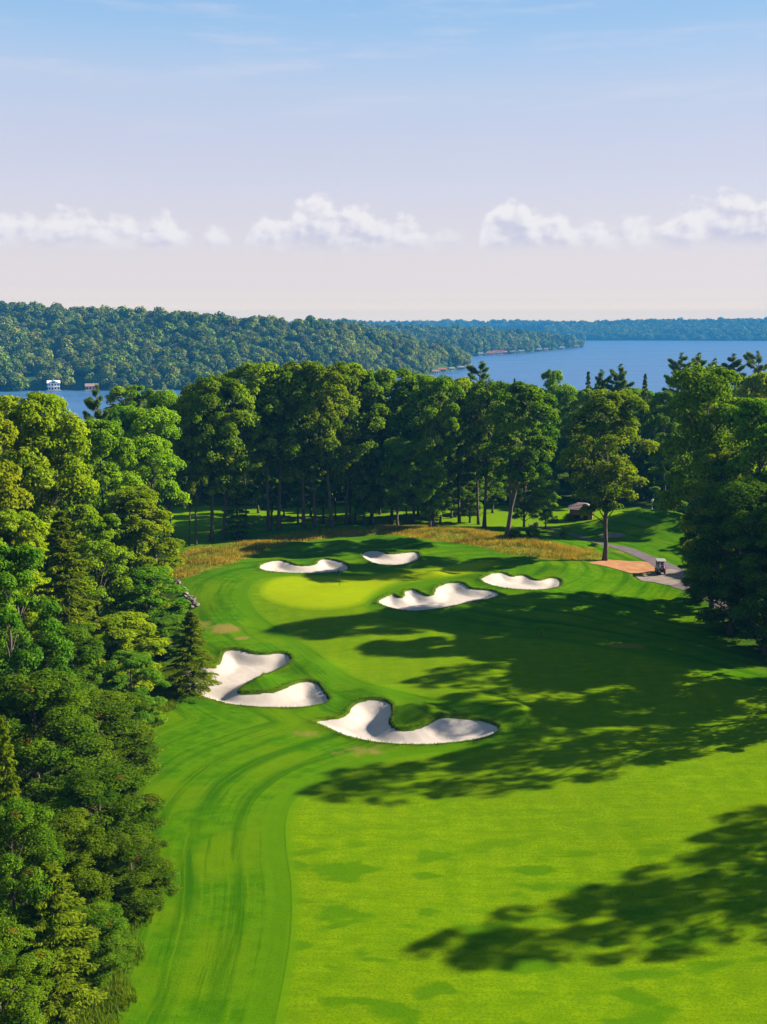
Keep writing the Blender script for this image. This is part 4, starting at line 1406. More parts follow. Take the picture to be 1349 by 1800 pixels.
def far_crown(seed, conical=False):
    rg = np.random.default_rng(seed)
    if conical:
        n = 260
        t = rg.uniform(0, 1, n) ** 0.7
        a = rg.uniform(0, 6.283, n)
        r = 0.36 * (1 - t) ** 0.85 * rg.uniform(0.7, 1.1, n)
        P = np.stack([r * np.cos(a), r * np.sin(a), t * 1.25], 1)
        Nn = unit(np.stack([np.cos(a), np.sin(a), 0.7 * np.ones(n)], 1) + 0.4 * rg.normal(size=(n, 3)))
        size = 0.17
        tint = 0.45 * rg.uniform(size=n)
    else:
        nc = 15
        d = unit(rg.normal(size=(nc, 3)))
        d[:, 2] = np.abs(d[:, 2]) * 0.9
        C = d * np.array([0.33, 0.33, 0.33]) * rg.uniform(0.75, 1.15, (nc, 1)) + np.array([0, 0, 0.55])
        per = 34
        e = unit(rg.normal(size=(nc, per, 3)))
        P = (C[:, None] + e * 0.19).reshape(-1, 3)
        Nn = unit(e.reshape(-1, 3) + 0.35 * rg.normal(size=(nc * per, 3)) + np.array([0, 0, 0.2]))
        size = 0.13
        tint = (0.5 * rg.uniform(size=(nc, per)) + 0.5 * rg.uniform(size=(nc, 1))).reshape(-1)
    me_ = leaf_mesh('wood_crown', P, Nn, size, 0.8, tint, M['wood'], rg)
    o_x = bpy.data.objects.new('wood_crown', me_)
    wood_col.objects.link(o_x)


for s in range(5):
    far_crown(300 + s)
for s in range(2):
    far_crown(320 + s, True)

gn = bpy.data.node_groups.new('stand of trees', 'GeometryNodeTree')
gn.interface.new_socket('Geometry', in_out='INPUT', socket_type='NodeSocketGeometry')
gn.interface.new_socket('Geometry', in_out='OUTPUT', socket_type='NodeSocketGeometry')
gi = gn.nodes.new('NodeGroupInput')
go = gn.nodes.new('NodeGroupOutput')
ci_ = gn.nodes.new('GeometryNodeCollectionInfo')
ci_.inputs['Collection'].default_value = wood_col
ci_.inputs['Separate Children'].default_value = True
ci_.inputs['Reset Children'].default_value = True
iop = gn.nodes.new('GeometryNodeInstanceOnPoints')
iop.inputs['Pick Instance'].default_value = True


def named(nm, typ):
    nd = gn.nodes.new('GeometryNodeInputNamedAttribute')
    nd.data_type = typ
    nd.inputs['Name'].default_value = nm
    return nd.outputs['Attribute']


cx_ = gn.nodes.new('ShaderNodeCombineXYZ')
gn.links.new(named('turn', 'FLOAT'), cx_.inputs[2])
cs_ = gn.nodes.new('ShaderNodeCombineXYZ')
gn.links.new(named('wide', 'FLOAT'), cs_.inputs[0])
gn.links.new(named('wide', 'FLOAT'), cs_.inputs[1])
gn.links.new(named('tall', 'FLOAT'), cs_.inputs[2])
gn.links.new(gi.outputs[0], iop.inputs['Points'])
gn.links.new(ci_.outputs[0], iop.inputs['Instance'])
gn.links.new(named('pick', 'INT'), iop.inputs['Instance Index'])
gn.links.new(cx_.outputs[0], iop.inputs['Rotation'])
gn.links.new(cs_.outputs[0], iop.inputs['Scale'])
gn.links.new(iop.outputs[0], go.inputs[0])


def wood(name, P, wide, label, conif=0.15, seed=1):
    rg = np.random.default_rng(seed)
    n = len(P)
    me_ = bpy.data.meshes.new(name)
    me_.vertices.add(n)
    me_.vertices.foreach_set('co', np.ascontiguousarray(P, np.float32).ravel())
    con = rg.uniform(size=n) < conif
    pick = np.where(con, rg.integers(5, 7, n), rg.integers(0, 5, n))
    w_ = wide * np.clip(rg.lognormal(-0.06, 0.20, n), 0.6, 1.35)
    for nm, v, ty in (('turn', rg.uniform(0, 6.283, n), 'FLOAT'), ('wide', np.where(con, w_ * 0.8, w_), 'FLOAT'), ('tall', w_ * rg.uniform(0.85, 1.2, n) * np.where(con, 0.78, 1.0), 'FLOAT')):
        a = me_.attributes.new(nm, ty, 'POINT')
        a.data.foreach_set('value', np.ascontiguousarray(v, np.float32))
    a = me_.attributes.new('pick', 'INT', 'POINT')
    a.data.foreach_set('value', np.ascontiguousarray(pick, np.int32))
    o_x = obj(name, me_)
    md = o_x.modifiers.new('trees', 'NODES')
    md.node_group = gn
    return tag(o_x, label, 'woodland', kind='stuff')


# spots along the far shores kept clear of trees: photo pixel of the waterline there, width in metres
CLEAR = [(93, 687, 9.0), (160, 687, 8.5), (138, 684, 4.5), (60, 684, 4.5)] + [(p_, q_, 8.0) for p_, q_ in ((826, 649), (812, 650.5), (795, 652.5), (778, 654.5), (766, 658))] + \
        [(p_, q_, 12.0) for p_, q_ in ((845, 626.4), (863, 625.3), (876, 624.4), (887, 623.7), (901, 622.8), (917, 621.5), (949, 618.6), (961, 617.5), (989, 615), (1015, 612.3))]
M['hill'] = plain('forest floor', (0.03, 0.05, 0.015), 1.0, 0.0)


def far_hill(name, shore, ridge, depth0, depth1, crown, wood_label, seed, conif=0.15, back=1.6):
    """land between a waterline and a skyline, both traced in the photograph; depth = metres from shore to skyline at either end"""
    rg = np.random.default_rng(seed)
    sh = np.array(shore, float)
    rd = np.array(ridge, float)
    x0, x1 = max(sh[0, 0], rd[0, 0]), min(sh[-1, 0], rd[-1, 0])
    cols = np.linspace(x0, x1, 70)
    sy = np.interp(cols, sh[:, 0], sh[:, 1])
    ry = np.interp(cols, rd[:, 0], rd[:, 1])
    dxs, dys = flat_at(cols, sy, LAKE_Z)
    dpt = np.interp(cols, [x0, x1], [depth0, depth1])
    Dr = dys + dpt
    rx, ry_, rz = at_dist(cols, ry, Dr)
    rz = np.maximum(rz - crown * 1.02, LAKE_Z + 0.5)
    ts = np.array([-0.02, 0, 0.1, 0.25, 0.4, 0.55, 0.7, 0.85, 1.0, 1.2, back])
    X = np.empty((len(cols), len(ts)))
    Y = X.copy()
    Z = X.copy()
    for j, t_ in enumerate(ts):
        X[:, j] = dxs + (rx - dxs) * t_
        Y[:, j] = dys + (Dr - dys) * t_
        g = t_ ** 0.9 if 0 < t_ <= 1 else (1 - 0.25 * (t_ - 1) if t_ > 1 else -0.1)
        roll = 1 + 0.10 * np.sin(cols * 0.031 + t_ * 5) * (0 < t_ < 0.99)
        Z[:, j] = LAKE_Z + 0.4 + (rz - LAKE_Z - 0.4) * g * roll
    nT = len(ts)
    V = np.stack([X, Y, Z], -1).reshape(-1, 3)
    i_ = (np.arange(len(cols) - 1)[:, None] * nT + np.arange(nT - 1)[None]).ravel()
    F = np.stack([i_, i_ + nT, i_ + nT + 1, i_ + 1], 1)
    tag(obj('hill', np_mesh('hill', V, [F], [M['hill']], smooth=True)), kind='structure')
    # scatter crowns
    A, B, C_, D_ = V[F[:, 0]], V[F[:, 1]], V[F[:, 2]], V[F[:, 3]]
    area = 0.5 * np.linalg.norm(np.cross(C_ - A, D_ - B), axis=1)
    area[np.tile(np.arange(nT - 1), len(cols) - 1) == 0] = 0
    n = int(area.sum() / (crown * crown * 0.36))
    f_ = rg.choice(len(F), n, p=area / area.sum())
    u, v = rg.uniform(size=(2, n, 1))
    P = (A[f_] * (1 - u) + B[f_] * u) * (1 - v) + (D_[f_] * (1 - u) + C_[f_] * u) * v
    P[:, 2] -= crown * 0.12
    ok = np.ones(n, bool)
    for (cpx, cpy, cw) in CLEAR:
        qx, qy = flat_at(cpx, cpy, LAKE_Z)
        lat = np.abs(P[:, 0] / P[:, 1] - qx / qy) * qy
        ok &= ~((lat < cw + crown * 0.35) & (P[:, 1] < qy + 13) & (P[:, 1] > qy - 60))
    P = P[ok]
    wood(name, P, crown, wood_label, conif, seed)
    return dxs, dys


far_hill('forest', [(-420, 694), (0, 688), (340, 685), (600, 672), (757, 659)],
         [(-420, 512), (-150, 520), (0, 527), (60, 535), (140, 541), (200, 544), (280, 549), (360, 553), (440, 558), (520, 560), (575, 563), (620, 572), (680, 586), (720, 600), (745, 614), (757, 634)],
         480, 60, 13.0, 'leafy forest covering the near hill across the lake on the left', 41, 0.03)
far_hill('forest', [(560, 668), (700, 664), (757, 658), (822, 648)], [(560, 566), (640, 574), (683, 583), (750, 603), (790, 611), (818, 622), (822, 636)],
         420, 60, 14.0, 'forest on the second headland just behind the near hill', 42, 0.15)
far_hill('forest', [(560, 634), (812, 628), (850, 625.5), (900, 622.5), (950, 618), (1000, 613.5), (1024, 611)], [(560, 564), (610, 565), (640, 568), (700, 574), (770, 576), (840, 578), (900, 582), (960, 588), (1000, 594), (1018, 601), (1024, 606)],
         700, 90, 19.0, 'hazy forest on the long low point with red-roofed cottages', 43, 0.18)
far_hill('forest', [(860, 598.5), (1020, 598.5), (1200, 598.5), (1480, 599.5), (1700, 601)], [(860, 574), (930, 571), (1000, 567), (1100, 564), (1200, 562), (1349, 561), (1700, 559)],
         600, 600, 24.0, 'blue hazy forest along the far shore on the right', 44, 0.12, 1.3)
far_hill('forest', [(300, 596), (690, 596), (1100, 596)], [(300, 564), (690, 566), (800, 564.5), (900, 565), (1000, 566.5), (1100, 570)],
         700, 700, 26.0, 'palest blue forested ridge on the horizon', 45, 0.06, 1.2)

# the wooded slope between the course and the lake, and the woods either side of the course
rg = np.random.default_rng(77)
n = 1500
wx_ = rg.uniform(-330, 330, n)
wy_ = rg.uniform(236, 440, n)
P = np.stack([wx_, wy_, h0(wx_, wy_) - 1.5], 1)
wood('slope_wood', P, 11.0, 'woods sloping down to the near shore', 0.2, 78)
n = 1500
wx_ = np.concatenate([rg.uniform(-230, -62, n), rg.uniform(72, 240, n)])
wy_ = rg.uniform(20, 236, 2 * n)
P = np.stack([wx_, wy_, h0(wx_, wy_) - 1.0], 1)
wood('side_wood', P, 12.0, 'woods on either side of the course beyond the frame', 0.2, 79)

# ------------------------------------------------------------------ small things on the course
M['white'] = plain('white paint', (0.72, 0.72, 0.72), 0.4, 0.4, 0.05)
M['cream'] = plain('cream plastic', (0.22, 0.21, 0.19), 0.35, 0.4, 0.05)
M['black'] = plain('black plastic', (0.018, 0.018, 0.02), 0.5, 0.4, 0.2)
M['rubber'] = plain('tyre rubber', (0.02, 0.02, 0.02), 0.85, 0.2, 0.2)
M['metal'] = plain('bare metal', (0.45, 0.45, 0.46), 0.35, 0.5, 0.1, 8.0, 0.9)
M['navy'] = plain('navy cloth', (0.012, 0.016, 0.06), 0.8, 0.2)
M['lilac'] = plain('pale lilac bag', (0.42, 0.42, 0.62), 0.6, 0.3)
M['maroon'] = plain('maroon bag', (0.16, 0.03, 0.06), 0.6, 0.3)
M['brownwood'] = plain('brown stained wood', (0.13, 0.055, 0.030), 0.75, 0.2, 0.3, 9.0)
M['redwood'] = plain('reddish siding', (0.20, 0.085, 0.05), 0.8, 0.2, 0.25, 9.0)
M['shingle'] = plain('weathered shingle', (0.24, 0.16, 0.14), 0.9, 0.15, 0.3, 7.0)
M['dark'] = plain('dark interior', (0.012, 0.012, 0.014), 0.8, 0.1)
M['glass'] = plain('window glass', (0.03, 0.04, 0.05), 0.08, 0.6)
M['stone'] = mat_path('field stone', (0.075, 0.055, 0.052), (0.19, 0.145, 0.13))
M['redroof'] = plain('red roof', (0.34, 0.10, 0.06), 0.8, 0.2, 0.2)
M['greyroof'] = plain('grey roof', (0.20, 0.19, 0.20), 0.8, 0.2, 0.2)
M['brownroof'] = plain('brown roof', (0.22, 0.13, 0.10), 0.8, 0.2, 0.2)
M['tan'] = plain('tan siding', (0.38, 0.28, 0.20), 0.8, 0.2, 0.12)
M['pinkwall'] = plain('dusty pink siding', (0.42, 0.30, 0.29), 0.8, 0.2, 0.12)
M['dock'] = plain('grey dock boards', (0.30, 0.27, 0.25), 0.9, 0.1, 0.2)

# flagstick
x, y = map(float, ground_at(597, 1031))
z = float(h0(x, y)) + 0.05
f = empty('flagstick', (x, y, z))
mb = MB()
mb.tube([(0, 0, -0.1), (0, 0, 2.25)], [0.030, 0.026], 8)
mb.build('pole', M['black'], f)
mb = MB()
vs, fs = [], []
for i in range(7):
    for j in range(4):
        u_, v_ = i / 6, j / 3
        vs.append((-0.02 - 0.26 * u_, 0.05 * math.sin(u_ * 5) * u_, 2.22 - 0.42 * v_ - 0.36 * u_))
for i in range(6):
    for j in range(3):
        a = i * 4 + j
        fs.append((a, a + 1, a + 5, a + 4))
n0 = len(vs)
vs += [(p[0], p[1] + 0.006, p[2]) for p in vs]
fs += [tuple(n0 + q_ for q_ in reversed(ff)) for ff in fs]
mb.add(vs, fs)
mb.build('flag', M['navy'], f, True)
mb = MB()
mb.lathe([(0.02, -0.005), (0.054, -0.005), (0.054, 0.006), (0.02, 0.006)], 16)
mb.build('cup_rim', M['white'], f)
tag(f, 'flagstick with a drooping dark flag standing in the putting green', 'flag')

# golf cart, seen from behind
x, y = map(float, ground_at(1161, 1008))
cart = empty('golf_cart', (x, y, float(h0(x, y)) + 0.06), math.radians(-8))
tag(cart, 'golf cart with a pale roof and two bags parked on the path', 'golf cart')
mb = MB()
mb.box(-0.58, 0.58, -0.95, 1.2, 0.28, 0.46)
mb.box(-0.58, 0.58, -0.98, -0.30, 0.46, 0.78)
mb.build('body', M['black'], cart, bevel=0.05)
mb = MB()
prof = [(1.25, 0.30), (1.30, 0.52), (1.12, 0.82), (0.86, 0.94), (0.80, 0.46)]
vs = [(sx_ * 0.56, p[0], p[1]) for sx_ in (-1, 1) for p in prof]
mb.add(vs, [(4, 3, 2, 1, 0), (5, 6, 7, 8, 9)] + [(i, (i + 1) % 5, 5 + (i + 1) % 5, 5 + i) for i in range(5)])
mb.build('front_cowl', M['cream'], cart, bevel=0.03)
mb = MB()
mb.box(-0.52, 0.52, -0.25, 0.28, 0.70, 0.84)
mb.build('seat', M['cream'], cart, bevel=0.04)
mb = MB()
mb.box(-0.52, 0.52, -0.36, -0.26, 0.86, 1.20)
mb.build('seat_back', M['black'], cart, bevel=0.04)
mb = MB()
mb.box(-0.64, 0.64, -0.95, 0.95, 1.80, 1.88)
mb.build('roof', M['cream'], cart, bevel=0.035)
for sx_ in (-1, 1):
    mb = MB()
    mb.tube([(sx_ * 0.54, -0.62, 0.75), (sx_ * 0.56, -0.85, 1.81)], [0.022, 0.022], 6)
    mb.build('roof_post', M['metal'], cart)
    mb = MB()
    mb.tube([(sx_ * 0.54, 0.95, 0.85), (sx_ * 0.56, 0.72, 1.81)], [0.022, 0.022], 6)
    mb.build('roof_post', M['metal'], cart)
mb = MB()
mb.add([(-0.52, 0.93, 0.95), (0.52, 0.93, 0.95), (0.52, 0.75, 1.76), (-0.52, 0.75, 1.76), (-0.52, 0.94, 0.95), (0.52, 0.94, 0.95), (0.52, 0.76, 1.76), (-0.52, 0.76, 1.76)],
       [(0, 1, 2, 3), (7, 6, 5, 4), (0, 4, 5, 1), (1, 5, 6, 2), (2, 6, 7, 3), (3, 7, 4, 0)])
mb.build('windscreen', M['glass'], cart)
for sx_ in (-1, 1):
    for wy in (-0.62, 0.92):
        mb = MB()
        mb.lathe([(0.10, -0.09), (0.20, -0.10), (0.24, -0.06), (0.24, 0.06), (0.20, 0.10), (0.10, 0.09)], 18, 'X', (sx_ * 0.52, wy, 0.24))
        w = mb.build('wheel', M['rubber'], cart, True)
        mb = MB()
        mb.lathe([(0.04, -0.105), (0.11, -0.10), (0.11, 0.10), (0.04, 0.105)], 14, 'X', (sx_ * 0.52, wy, 0.24))
        mb.build('rim', M['metal'], w)
for i, (bx, m_) in enumerate(((-0.24, 'lilac'), (0.26, 'maroon'))):
    bag = empty('golf_bag', cart.matrix_basis @ Vector((bx, -1.06, 0.42)), cart.rotation_euler.z)
    mb = MB()
    mb.tube([(0, 0, 0.0), (0, 0.02, 0.45), (0, 0.06, 0.86)], [0.145, 0.135, 0.15], 12)
    mb.build('bag_body', M[m_], bag, True)
    mb = MB()
    mb.box(-0.11, 0.11, -0.20, -0.11, 0.16, 0.52)
    mb.build('pocket', M['black'], bag, bevel=0.03)
    for c_ in range(6):
        an = c_ * 1.05 + i
        cxx, cyy = 0.08 * math.cos(an), 0.06 + 0.08 * math.sin(an)
        mb = MB()
        hh = 1.10 + 0.07 * ((c_ * 37) % 5) / 2
        mb.tube([(cxx, cyy, 0.80), (cxx * 1.3, cyy, hh)], [0.009, 0.009], 5)
        cl = mb.build('club_shaft', M['metal'], bag)
        mb = MB()
        mb.box(cxx * 1.3 - 0.05, cxx * 1.3 + 0.05, cyy - 0.035, cyy + 0.035, hh, hh + 0.08)
        mb.build('club_head', M['white' if c_ % 2 else 'black'], cl, bevel=0.015)
    tag(bag, ('pale lilac golf bag strapped to the left rear of the cart', 'maroon golf bag strapped to the right rear of the cart')[i], 'golf bag', 'golf bags on the cart')

# shelter
x, y = map(float, ground_at(1022, 913))
sh_ = empty('shelter', (x, y, float(h0(x, y)) - 0.05), math.radians(-14))
tag(sh_, 'small brown wooden shelter with a shingle roof behind the lone oak', 'shelter')
W_, Dp, Hh = 3.8, 2.8, 2.15
mb = MB()
mb.box(-W_ / 2, W_ / 2, -Dp / 2, Dp / 2, 0, 0.15)
mb.build('floor_slab', M['stone'], sh_)
for i in range(10):           # upright siding boards: left bay and right bay of the front, with a doorway and a hatch
    bx0 = -W_ / 2 + i * W_ / 10
    mb = MB()
    if i in (6, 7):
        continue
    lo = 0.16 if i in (0, 8, 9) else 1.05
    mb.box(bx0 + 0.008, bx0 + W_ / 10 - 0.008, -Dp / 2, -Dp / 2 + 0.06 + 0.008 * (i % 2), lo, Hh)
    mb.build('siding_board', M['redwood'], sh_)
for sx_ in (-1, 1):
    mb = MB()
    mb.box(sx_ * W_ / 2 - 0.06, sx_ * W_ / 2 + 0.06, -Dp / 2 + 0.08, Dp / 2, 0.15, Hh)
    mb.build('side_wall', M['redwood'], sh_)
mb = MB()
mb.box(-W_ / 2 + 0.07, W_ / 2 - 0.07, Dp / 2 - 0.1, Dp / 2 - 0.02, 0.15, Hh)
mb.build('back_wall', M['dark'], sh_)
for px_ in (-W_ / 2 - 0.02, 0.38, 1.16, W_ / 2 + 0.02):
    mb = MB()
    mb.box(px_ - 0.08, px_ + 0.08, -Dp / 2 - 0.09, -Dp / 2 - 0.005, 0.15, Hh)
    mb.build('post', M['brownwood'], sh_)
mb = MB()
ov = 0.55
z0_, z1_ = Hh + 0.01, Hh + 1.0
vs = [(-W_ / 2 - ov, -Dp / 2 - ov, z0_), (W_ / 2 + ov, -Dp / 2 - ov, z0_), (W_ / 2 + ov, Dp / 2 + ov, z0_), (-W_ / 2 - ov, Dp / 2 + ov, z0_), (-0.7, 0, z1_), (0.7, 0, z1_)]
mb.add(vs, [(3, 2, 1, 0), (0, 1, 5, 4), (1, 2, 5), (2, 3, 4, 5), (3, 0, 4)])
rf = mb.build('roof', M['shingle'], sh_)
for r_ in range(5):
    t_ = r_ / 5.0
    mb = MB()
    yy, zz_ = (-Dp / 2 - ov) * (1 - t_), z0_ + (z1_ - z0_) * t_
    hw = (W_ / 2 + ov) * (1 - t_) + 0.7 * t_
    mb.box(-hw - 0.02, hw + 0.02, yy - 0.03, yy + 0.12, zz_ + 0.01, zz_ + 0.06)
    mb.build('shingle_course', M['shingle'], rf)

# lamp post
x, y = map(float, ground_at(1146, 906))
lp = empty('lamp_post', (x, y, float(h0(x, y))))
tag(lp, 'thin dark lamp post with a white dome top behind the tee', 'lamp post')
mb = MB()
mb.lathe([(0.14, -0.1), (0.14, 0.25), (0.06, 0.32), (0.045, 2.6)], 12)
mb.build('post', M['black'], lp, True)
mb = MB()
mb.lathe([(0.05, 2.6), (0.20, 2.66), (0.24, 2.80), (0.22, 2.96), (0.12, 3.08), (0.02, 3.12)], 14)
mb.build('dome', M['white'], lp, True)
mb = MB()
mb.box(-0.20, 0.20, -0.16, -0.05, 0.75, 1.25)
mb.build('notice_box', M['white'], lp, bevel=0.02)


def stake(px, py, h_, label, mat='brownwood', cap=True):
    x, y = map(float, ground_at(px, py))
    e = empty('wooden_post', (x, y, float(h0(x, y))))
    mb = MB()
    mb.box(-0.07, 0.07, -0.07, 0.07, -0.2, h_)
    mb.build('post', M[mat], e, bevel=0.012)
    if cap:
        mb = MB()
        mb.add([(-0.10, -0.10, h_ + 0.002), (0.10, -0.10, h_ + 0.002), (0.10, 0.10, h_ + 0.002), (-0.10, 0.10, h_ + 0.002), (0, 0, h_ + 0.13)], [(3, 2, 1, 0), (0, 1, 4), (1, 2, 4), (2, 3, 4), (3, 0, 4)])
        mb.build('cap', M['white' if mat == 'tan' else 'redwood'], e)
    tag(e, label, 'post')


stake(952, 1120, 0.80, 'short reddish wooden post in the shaded rough beside the fairway')
stake(247, 1300, 0.95, 'small tan wooden post with a white cap by the left trees', 'tan')


def rake(px, py, rot, label):
    x, y = map(float, ground_at(px, py))
    e = empty('bunker_rake', (x, y, float(lay(0.03)(np.array([x]), np.array([y]))[0]) + 0.05), rot)
    mb = MB()
    mb.tube([(0, 0, 0.02), (1.6, 0, 0.02)], [0.018, 0.016], 6)
    mb.build('handle', M['black'], e)
    mb = MB()
    mb.box(-0.04, 0.0, -0.32, 0.32, 0.0, 0.05)
    for k in range(9):
        mb.box(-0.035, -0.015, -0.30 + k * 0.073, -0.28 + k * 0.073, -0.06, 0.0)
    mb.build('rake_head', M['black'], e)
    tag(e, label, 'rake', 'bunker rakes')


rake(659, 1062, 1.2, 'bunker rake lying at the left tip of the three-lobed bunker')
rake(801, 1252, 0.4, 'bunker rake lying on the grass above the front bunker')

# boulder row on the left
bx_, by_ = map(float, ground_at(330, 1048))
wall = empty('boulder_wall', (bx_, by_, float(h0(bx_, by_))))
tag(wall, 'row of pinkish boulders at the edge of the left trees', 'stone wall')
rk_meshes = []
rr_ = random.Random(8)
for v in range(5):
    bm = bmesh.new()
    bmesh.ops.create_icosphere(bm, subdivisions=2, radius=0.5)
    for vert in bm.verts:
        d_ = vert.co.normalized()
        vert.co *= 0.82 + 0.28 * rr_.random() * 0.5 + 0.18 * math.sin(d_.x * 4 + v) * math.cos(d_.y * 3 + v * 2)
        vert.co.z *= 0.75
    me_ = bpy.data.meshes.new('boulder')
    bm.to_mesh(me_)
    bm.free()
    me_.materials.append(M['stone'])
    rk_meshes.append(me_)
line = np.array([(313, 1024), (318, 1033), (325, 1043), (333, 1052), (340, 1062), (346, 1071)], float)
lxx, lyy = ground_at(line[:, 0], line[:, 1])
for i in range(62):
    t_ = rr_.random() * 5
    a = int(min(t_, 4.999))
    f_ = t_ - a
    x = lxx[a] * (1 - f_) + lxx[a + 1] * f_ + rr_.uniform(-0.55, 0.45)
    y = lyy[a] * (1 - f_) + lyy[a + 1] * f_ + rr_.uniform(-0.3, 0.3)
    s_ = rr_.uniform(0.28, 0.62)
    o = obj('boulder', rk_meshes[i % 5], wall, (x - bx_, y - by_, float(h0(x, y)) - float(h0(bx_, by_)) + s_ * 0.16 + rr_.uniform(0, 0.25)))
    o.scale = (s_, s_ * rr_.uniform(0.7, 1.1), s_ * rr_.uniform(0.7, 1.0))
    o.rotation_euler = (rr_.uniform(-.4, .4), rr_.uniform(-.4, .4), rr_.uniform(0, 6.28))

# ------------------------------------------------------------------ shoreline buildings and boats
def cottage(name, px, py, w_, d_, h_, wall_m, roof_m, label, cat, storeys=1, deck=True, rise=0.0, inland=4.0, group='cottages and boathouses on the far shore'):
    x, y = flat_at(px, py, LAKE_Z)
    x, y = float(x), float(y) + inland
    e = empty(name, (x, y, LAKE_Z + 0.35 + rise), math.atan2(-x, y) * -1.0 * -1.0)
    tag(e, label, cat, group)
    k = h_ / storeys
    mb = MB()
    mb.box(-w_ / 2, w_ / 2, 0, d_, 0, h_)
    mb.build('wall', M[wall_m], e)
    for s_ in range(storeys):
        nwin = max(2, int(w_ / 2.6))
        for i in range(nwin):
            cx = -w_ / 2 + (i + 0.5) * w_ / nwin
            mb = MB()
            mb.box(cx - w_ / nwin * 0.28, cx + w_ / nwin * 0.28, -0.06, 0.03, s_ * k + k * 0.25, s_ * k + k * 0.78)
            win = mb.build('window' if not (s_ == 0 and cat == 'boathouse') else 'boat_door', M['glass' if s_ else 'dark'], e)
    mb = MB()
    ov = 0.6
    hr = w_ * 0.22
    vs = [(-w_ / 2 - ov, -ov, h_ + 0.01), (w_ / 2 + ov, -ov, h_ + 0.01), (w_ / 2 + ov, d_ + ov, h_ + 0.01), (-w_ / 2 - ov, d_ + ov, h_ + 0.01), (-w_ / 2 - ov, d_ / 2, h_ + hr), (w_ / 2 + ov, d_ / 2, h_ + hr)]
    mb.add(vs, [(3, 2, 1, 0), (0, 1, 5, 4), (2, 3, 4, 5), (1, 2, 5), (3, 0, 4)])
    mb.build('roof', M[roof_m], e)
    if deck:
        mb = MB()
        mb.box(-w_ / 2 - 1.4, w_ / 2 + 1.4, -3.6, -0.08, -0.25, 0.0)
        mb.build('dock', M['dock'], e)
    if storeys > 1:
        mb = MB()
        mb.box(-w_ / 2 - 0.9, w_ / 2 + 0.3, -1.7, -0.08, k - 0.18, k)
        mb.build('balcony_floor', M['white'], e)
        mb = MB()
        mb.box(-w_ / 2 - 0.9, w_ / 2 + 0.3, -1.72, -1.62, k + 0.85, k + 0.98)
        for i in range(9):
            bx = -w_ / 2 - 0.85 + i * (w_ + 1.1) / 8
            mb.box(bx - 0.09, bx + 0.09, -1.70, -1.63, k + 0.01, k + 0.85)
        mb.build('balcony_railing', M['white'], e)
    return e


b = cottage('boathouse', 93, 687, 10.5, 8, 6.4, 'white', 'white', 'white two-storey boathouse with a balcony, largest on the left shore', 'boathouse', 2)
# its gable facing the lake
mb = MB()
mb.add([(-5.4, -1.1, 6.45), (5.4, -1.1, 6.45), (0, -1.1, 9.3), (-5.4, 4.6, 6.45), (5.4, 4.6, 6.45), (0, 4.6, 9.3)], [(0, 1, 2), (5, 4, 3), (0, 2, 5, 3), (2, 1, 4, 5), (1, 0, 3, 4)])
mb.build('front_gable', M['white'], b)
mb = MB()
mb.box(-1.4, 1.4, -1.17, -1.11, 6.8, 7.8)
mb.build('gable_window', M['glass'], b)
cottage('boathouse', 160, 687, 11, 7, 3.6, 'pinkwall', 'brownroof', 'low brown boathouse behind the narrow pine tip on the left shore', 'boathouse')
cottage('cottage', 138, 684, 6, 6, 3.0, 'tan', 'brownroof', 'small brown-roofed cottage among trees between the two boathouses', 'cottage', 1, False, 6.0, 14)
cottage('cottage', 60, 684, 7, 6, 3.0, 'tan', 'greyroof', 'small grey-roofed cottage among trees left of the white boathouse', 'cottage', 1, False, 6.0, 14)
for (px, py, w_, wm, rm, lab) in [
    (826, 649, 11, 'white', 'brownroof', 'white boathouse with a brown roof at the tip of the second headland'),
    (812, 650.5, 7, 'tan', 'greyroof', 'low tan boathouse just left of the white one on the second headland'),
    (795, 652.5, 6, 'white', 'greyroof', 'small white boathouse halfway along the second headland'),
    (778, 654.5, 9, 'tan', 'redroof', 'tan cottage with a red roof at the left of the second headland'),
    (766, 658, 8, 'white', 'brownroof', 'white cottage where the near hill meets the water'),
]:
    cottage('boathouse', px, py, w_, 6, 3.2, wm, rm, lab, 'boathouse')
for (px, py, w_, wm, rm, lab) in [
    (845, 626.4, 8, 'white', 'greyroof', 'tiny white cottage at the left end of the long point'), (863, 625.3, 16, 'white', 'redroof', 'leftmost of the three red-roofed cottages on the long point'),
    (876, 624.4, 20, 'white', 'redroof', 'largest red-roofed cottage in the middle of the long point'), (887, 623.7, 12, 'pinkwall', 'redroof', 'rightmost of the three red-roofed cottages on the long point'),
    (901, 622.8, 10, 'tan', 'brownroof', 'small tan cottage just right of the red-roofed cottages'), (917, 621.5, 9, 'white', 'greyroof', 'white cottage halfway along the outer long point'),
    (949, 618.6, 11, 'pinkwall', 'greyroof', 'pinkish cottage towards the outer end of the long point'), (961, 617.5, 9, 'white', 'brownroof', 'white cottage with a brown roof near the outer end of the long point'),
    (989, 615, 12, 'white', 'greyroof', 'white cottage second from the tip of the long point'), (1015, 612.3, 14, 'white', 'brownroof', 'white cottage at the very tip of the long point'),
]:
    cottage('cottage', px, py, w_, 9, 5.0, wm, rm, lab, 'cottage')


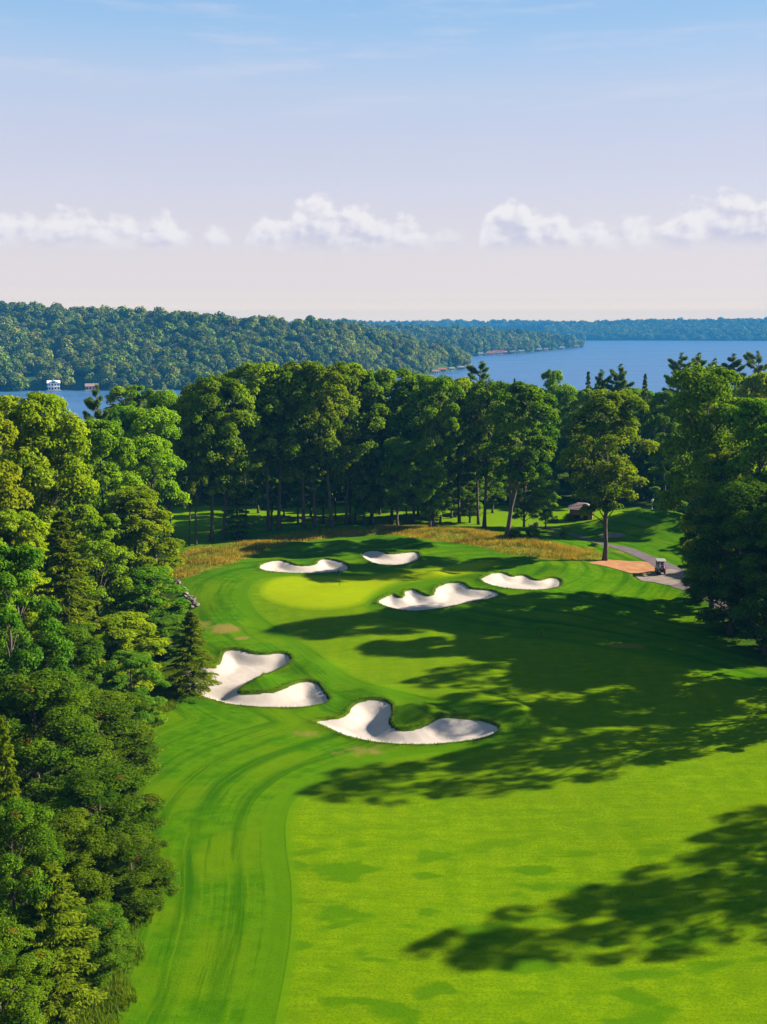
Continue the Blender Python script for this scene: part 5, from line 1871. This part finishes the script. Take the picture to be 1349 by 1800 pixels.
def boat(px, py, L, canopy, hull_m, label):
    x, y = flat_at(px, py, LAKE_Z)
    e = empty('motorboat', (float(x), float(y), LAKE_Z), math.atan2(-float(x), float(y)) * 0 + 0.05)
    mb = MB()
    st = [(-0.5, 0.34, 0.30), (-0.2, 0.36, 0.30), (0.2, 0.34, 0.33), (0.4, 0.20, 0.38), (0.5, 0.03, 0.42)]
    vs = []
    for (u, hw, hz) in st:
        vs += [(u * L, -hw * L * 0.35, hz * 2.6), (u * L * 0.96, -hw * L * 0.22, -0.2), (u * L * 0.96, hw * L * 0.22, -0.2), (u * L, hw * L * 0.35, hz * 2.6)]
    fs = []
    for i in range(4):
        for j in range(4):
            fs.append((i * 4 + j, i * 4 + (j + 1) % 4, i * 4 + 4 + (j + 1) % 4, i * 4 + 4 + j))
    fs += [(0, 3, 2, 1), (16, 17, 18, 19)]
    mb.add(vs, fs)
    mb.build('hull', M[hull_m], e)
    mb = MB()
    if canopy:
        mb.box(-0.35 * L, 0.25 * L, -0.9, 0.9, 2.5, 2.65)
        mb.build('canopy', M['white'], e)
        for sx_ in (-0.33, 0.23):
            mb = MB()
            for sy_ in (-0.8, 0.8):
                mb.tube([(sx_ * L, sy_, 0.7), (sx_ * L, sy_, 2.52)], [0.05, 0.05], 5)
            mb.build('canopy_post', M['metal'], e)
    else:
        mb.box(-0.48 * L, -0.40 * L, -0.7, 0.7, 0.7, 2.3)
        mb.build('engine', M['redroof'], e)
        mb = MB()
        mb.add([(0.05 * L, -0.9, 0.85), (0.05 * L, 0.9, 0.85), (-0.05 * L, 0.8, 1.8), (-0.05 * L, -0.8, 1.8)], [(0, 1, 2, 3)])
        mb.add([(0.04 * L, -0.9, 0.85), (0.04 * L, 0.9, 0.85), (-0.06 * L, 0.8, 1.8), (-0.06 * L, -0.8, 1.8)], [(3, 2, 1, 0)])
        mb.build('windscreen', M['glass'], e)
    tag(e, label, 'boat', 'boats moored off the left shore')


boat(270, 688, 8.5, False, 'white', 'white and red motorboat moored off the left shore')
boat(290, 687, 6.5, True, 'white', 'small canopied pontoon boat right of the red and white motorboat')

# ------------------------------------------------------------------ haze
hz = MB()
hz.box(-4600, 4600, -500, 5300, -34.0, 96.0)
m, t, out = new_mat('haze air')
pv = t.new('ShaderNodeVolumePrincipled')
pv.inputs['Color'].default_value = (*HAZE_COLOR, 1)
pv.inputs['Density'].default_value = HAZE_DENSITY
pv.inputs['Density Attribute'].default_value = ''
pv.inputs['Anisotropy'].default_value = 0.0
t.l.new(pv.outputs[0], out.inputs['Volume'])
haze = tag(hz.build('haze', m), 'thin blue summer haze over the lake', 'haze', kind='stuff')
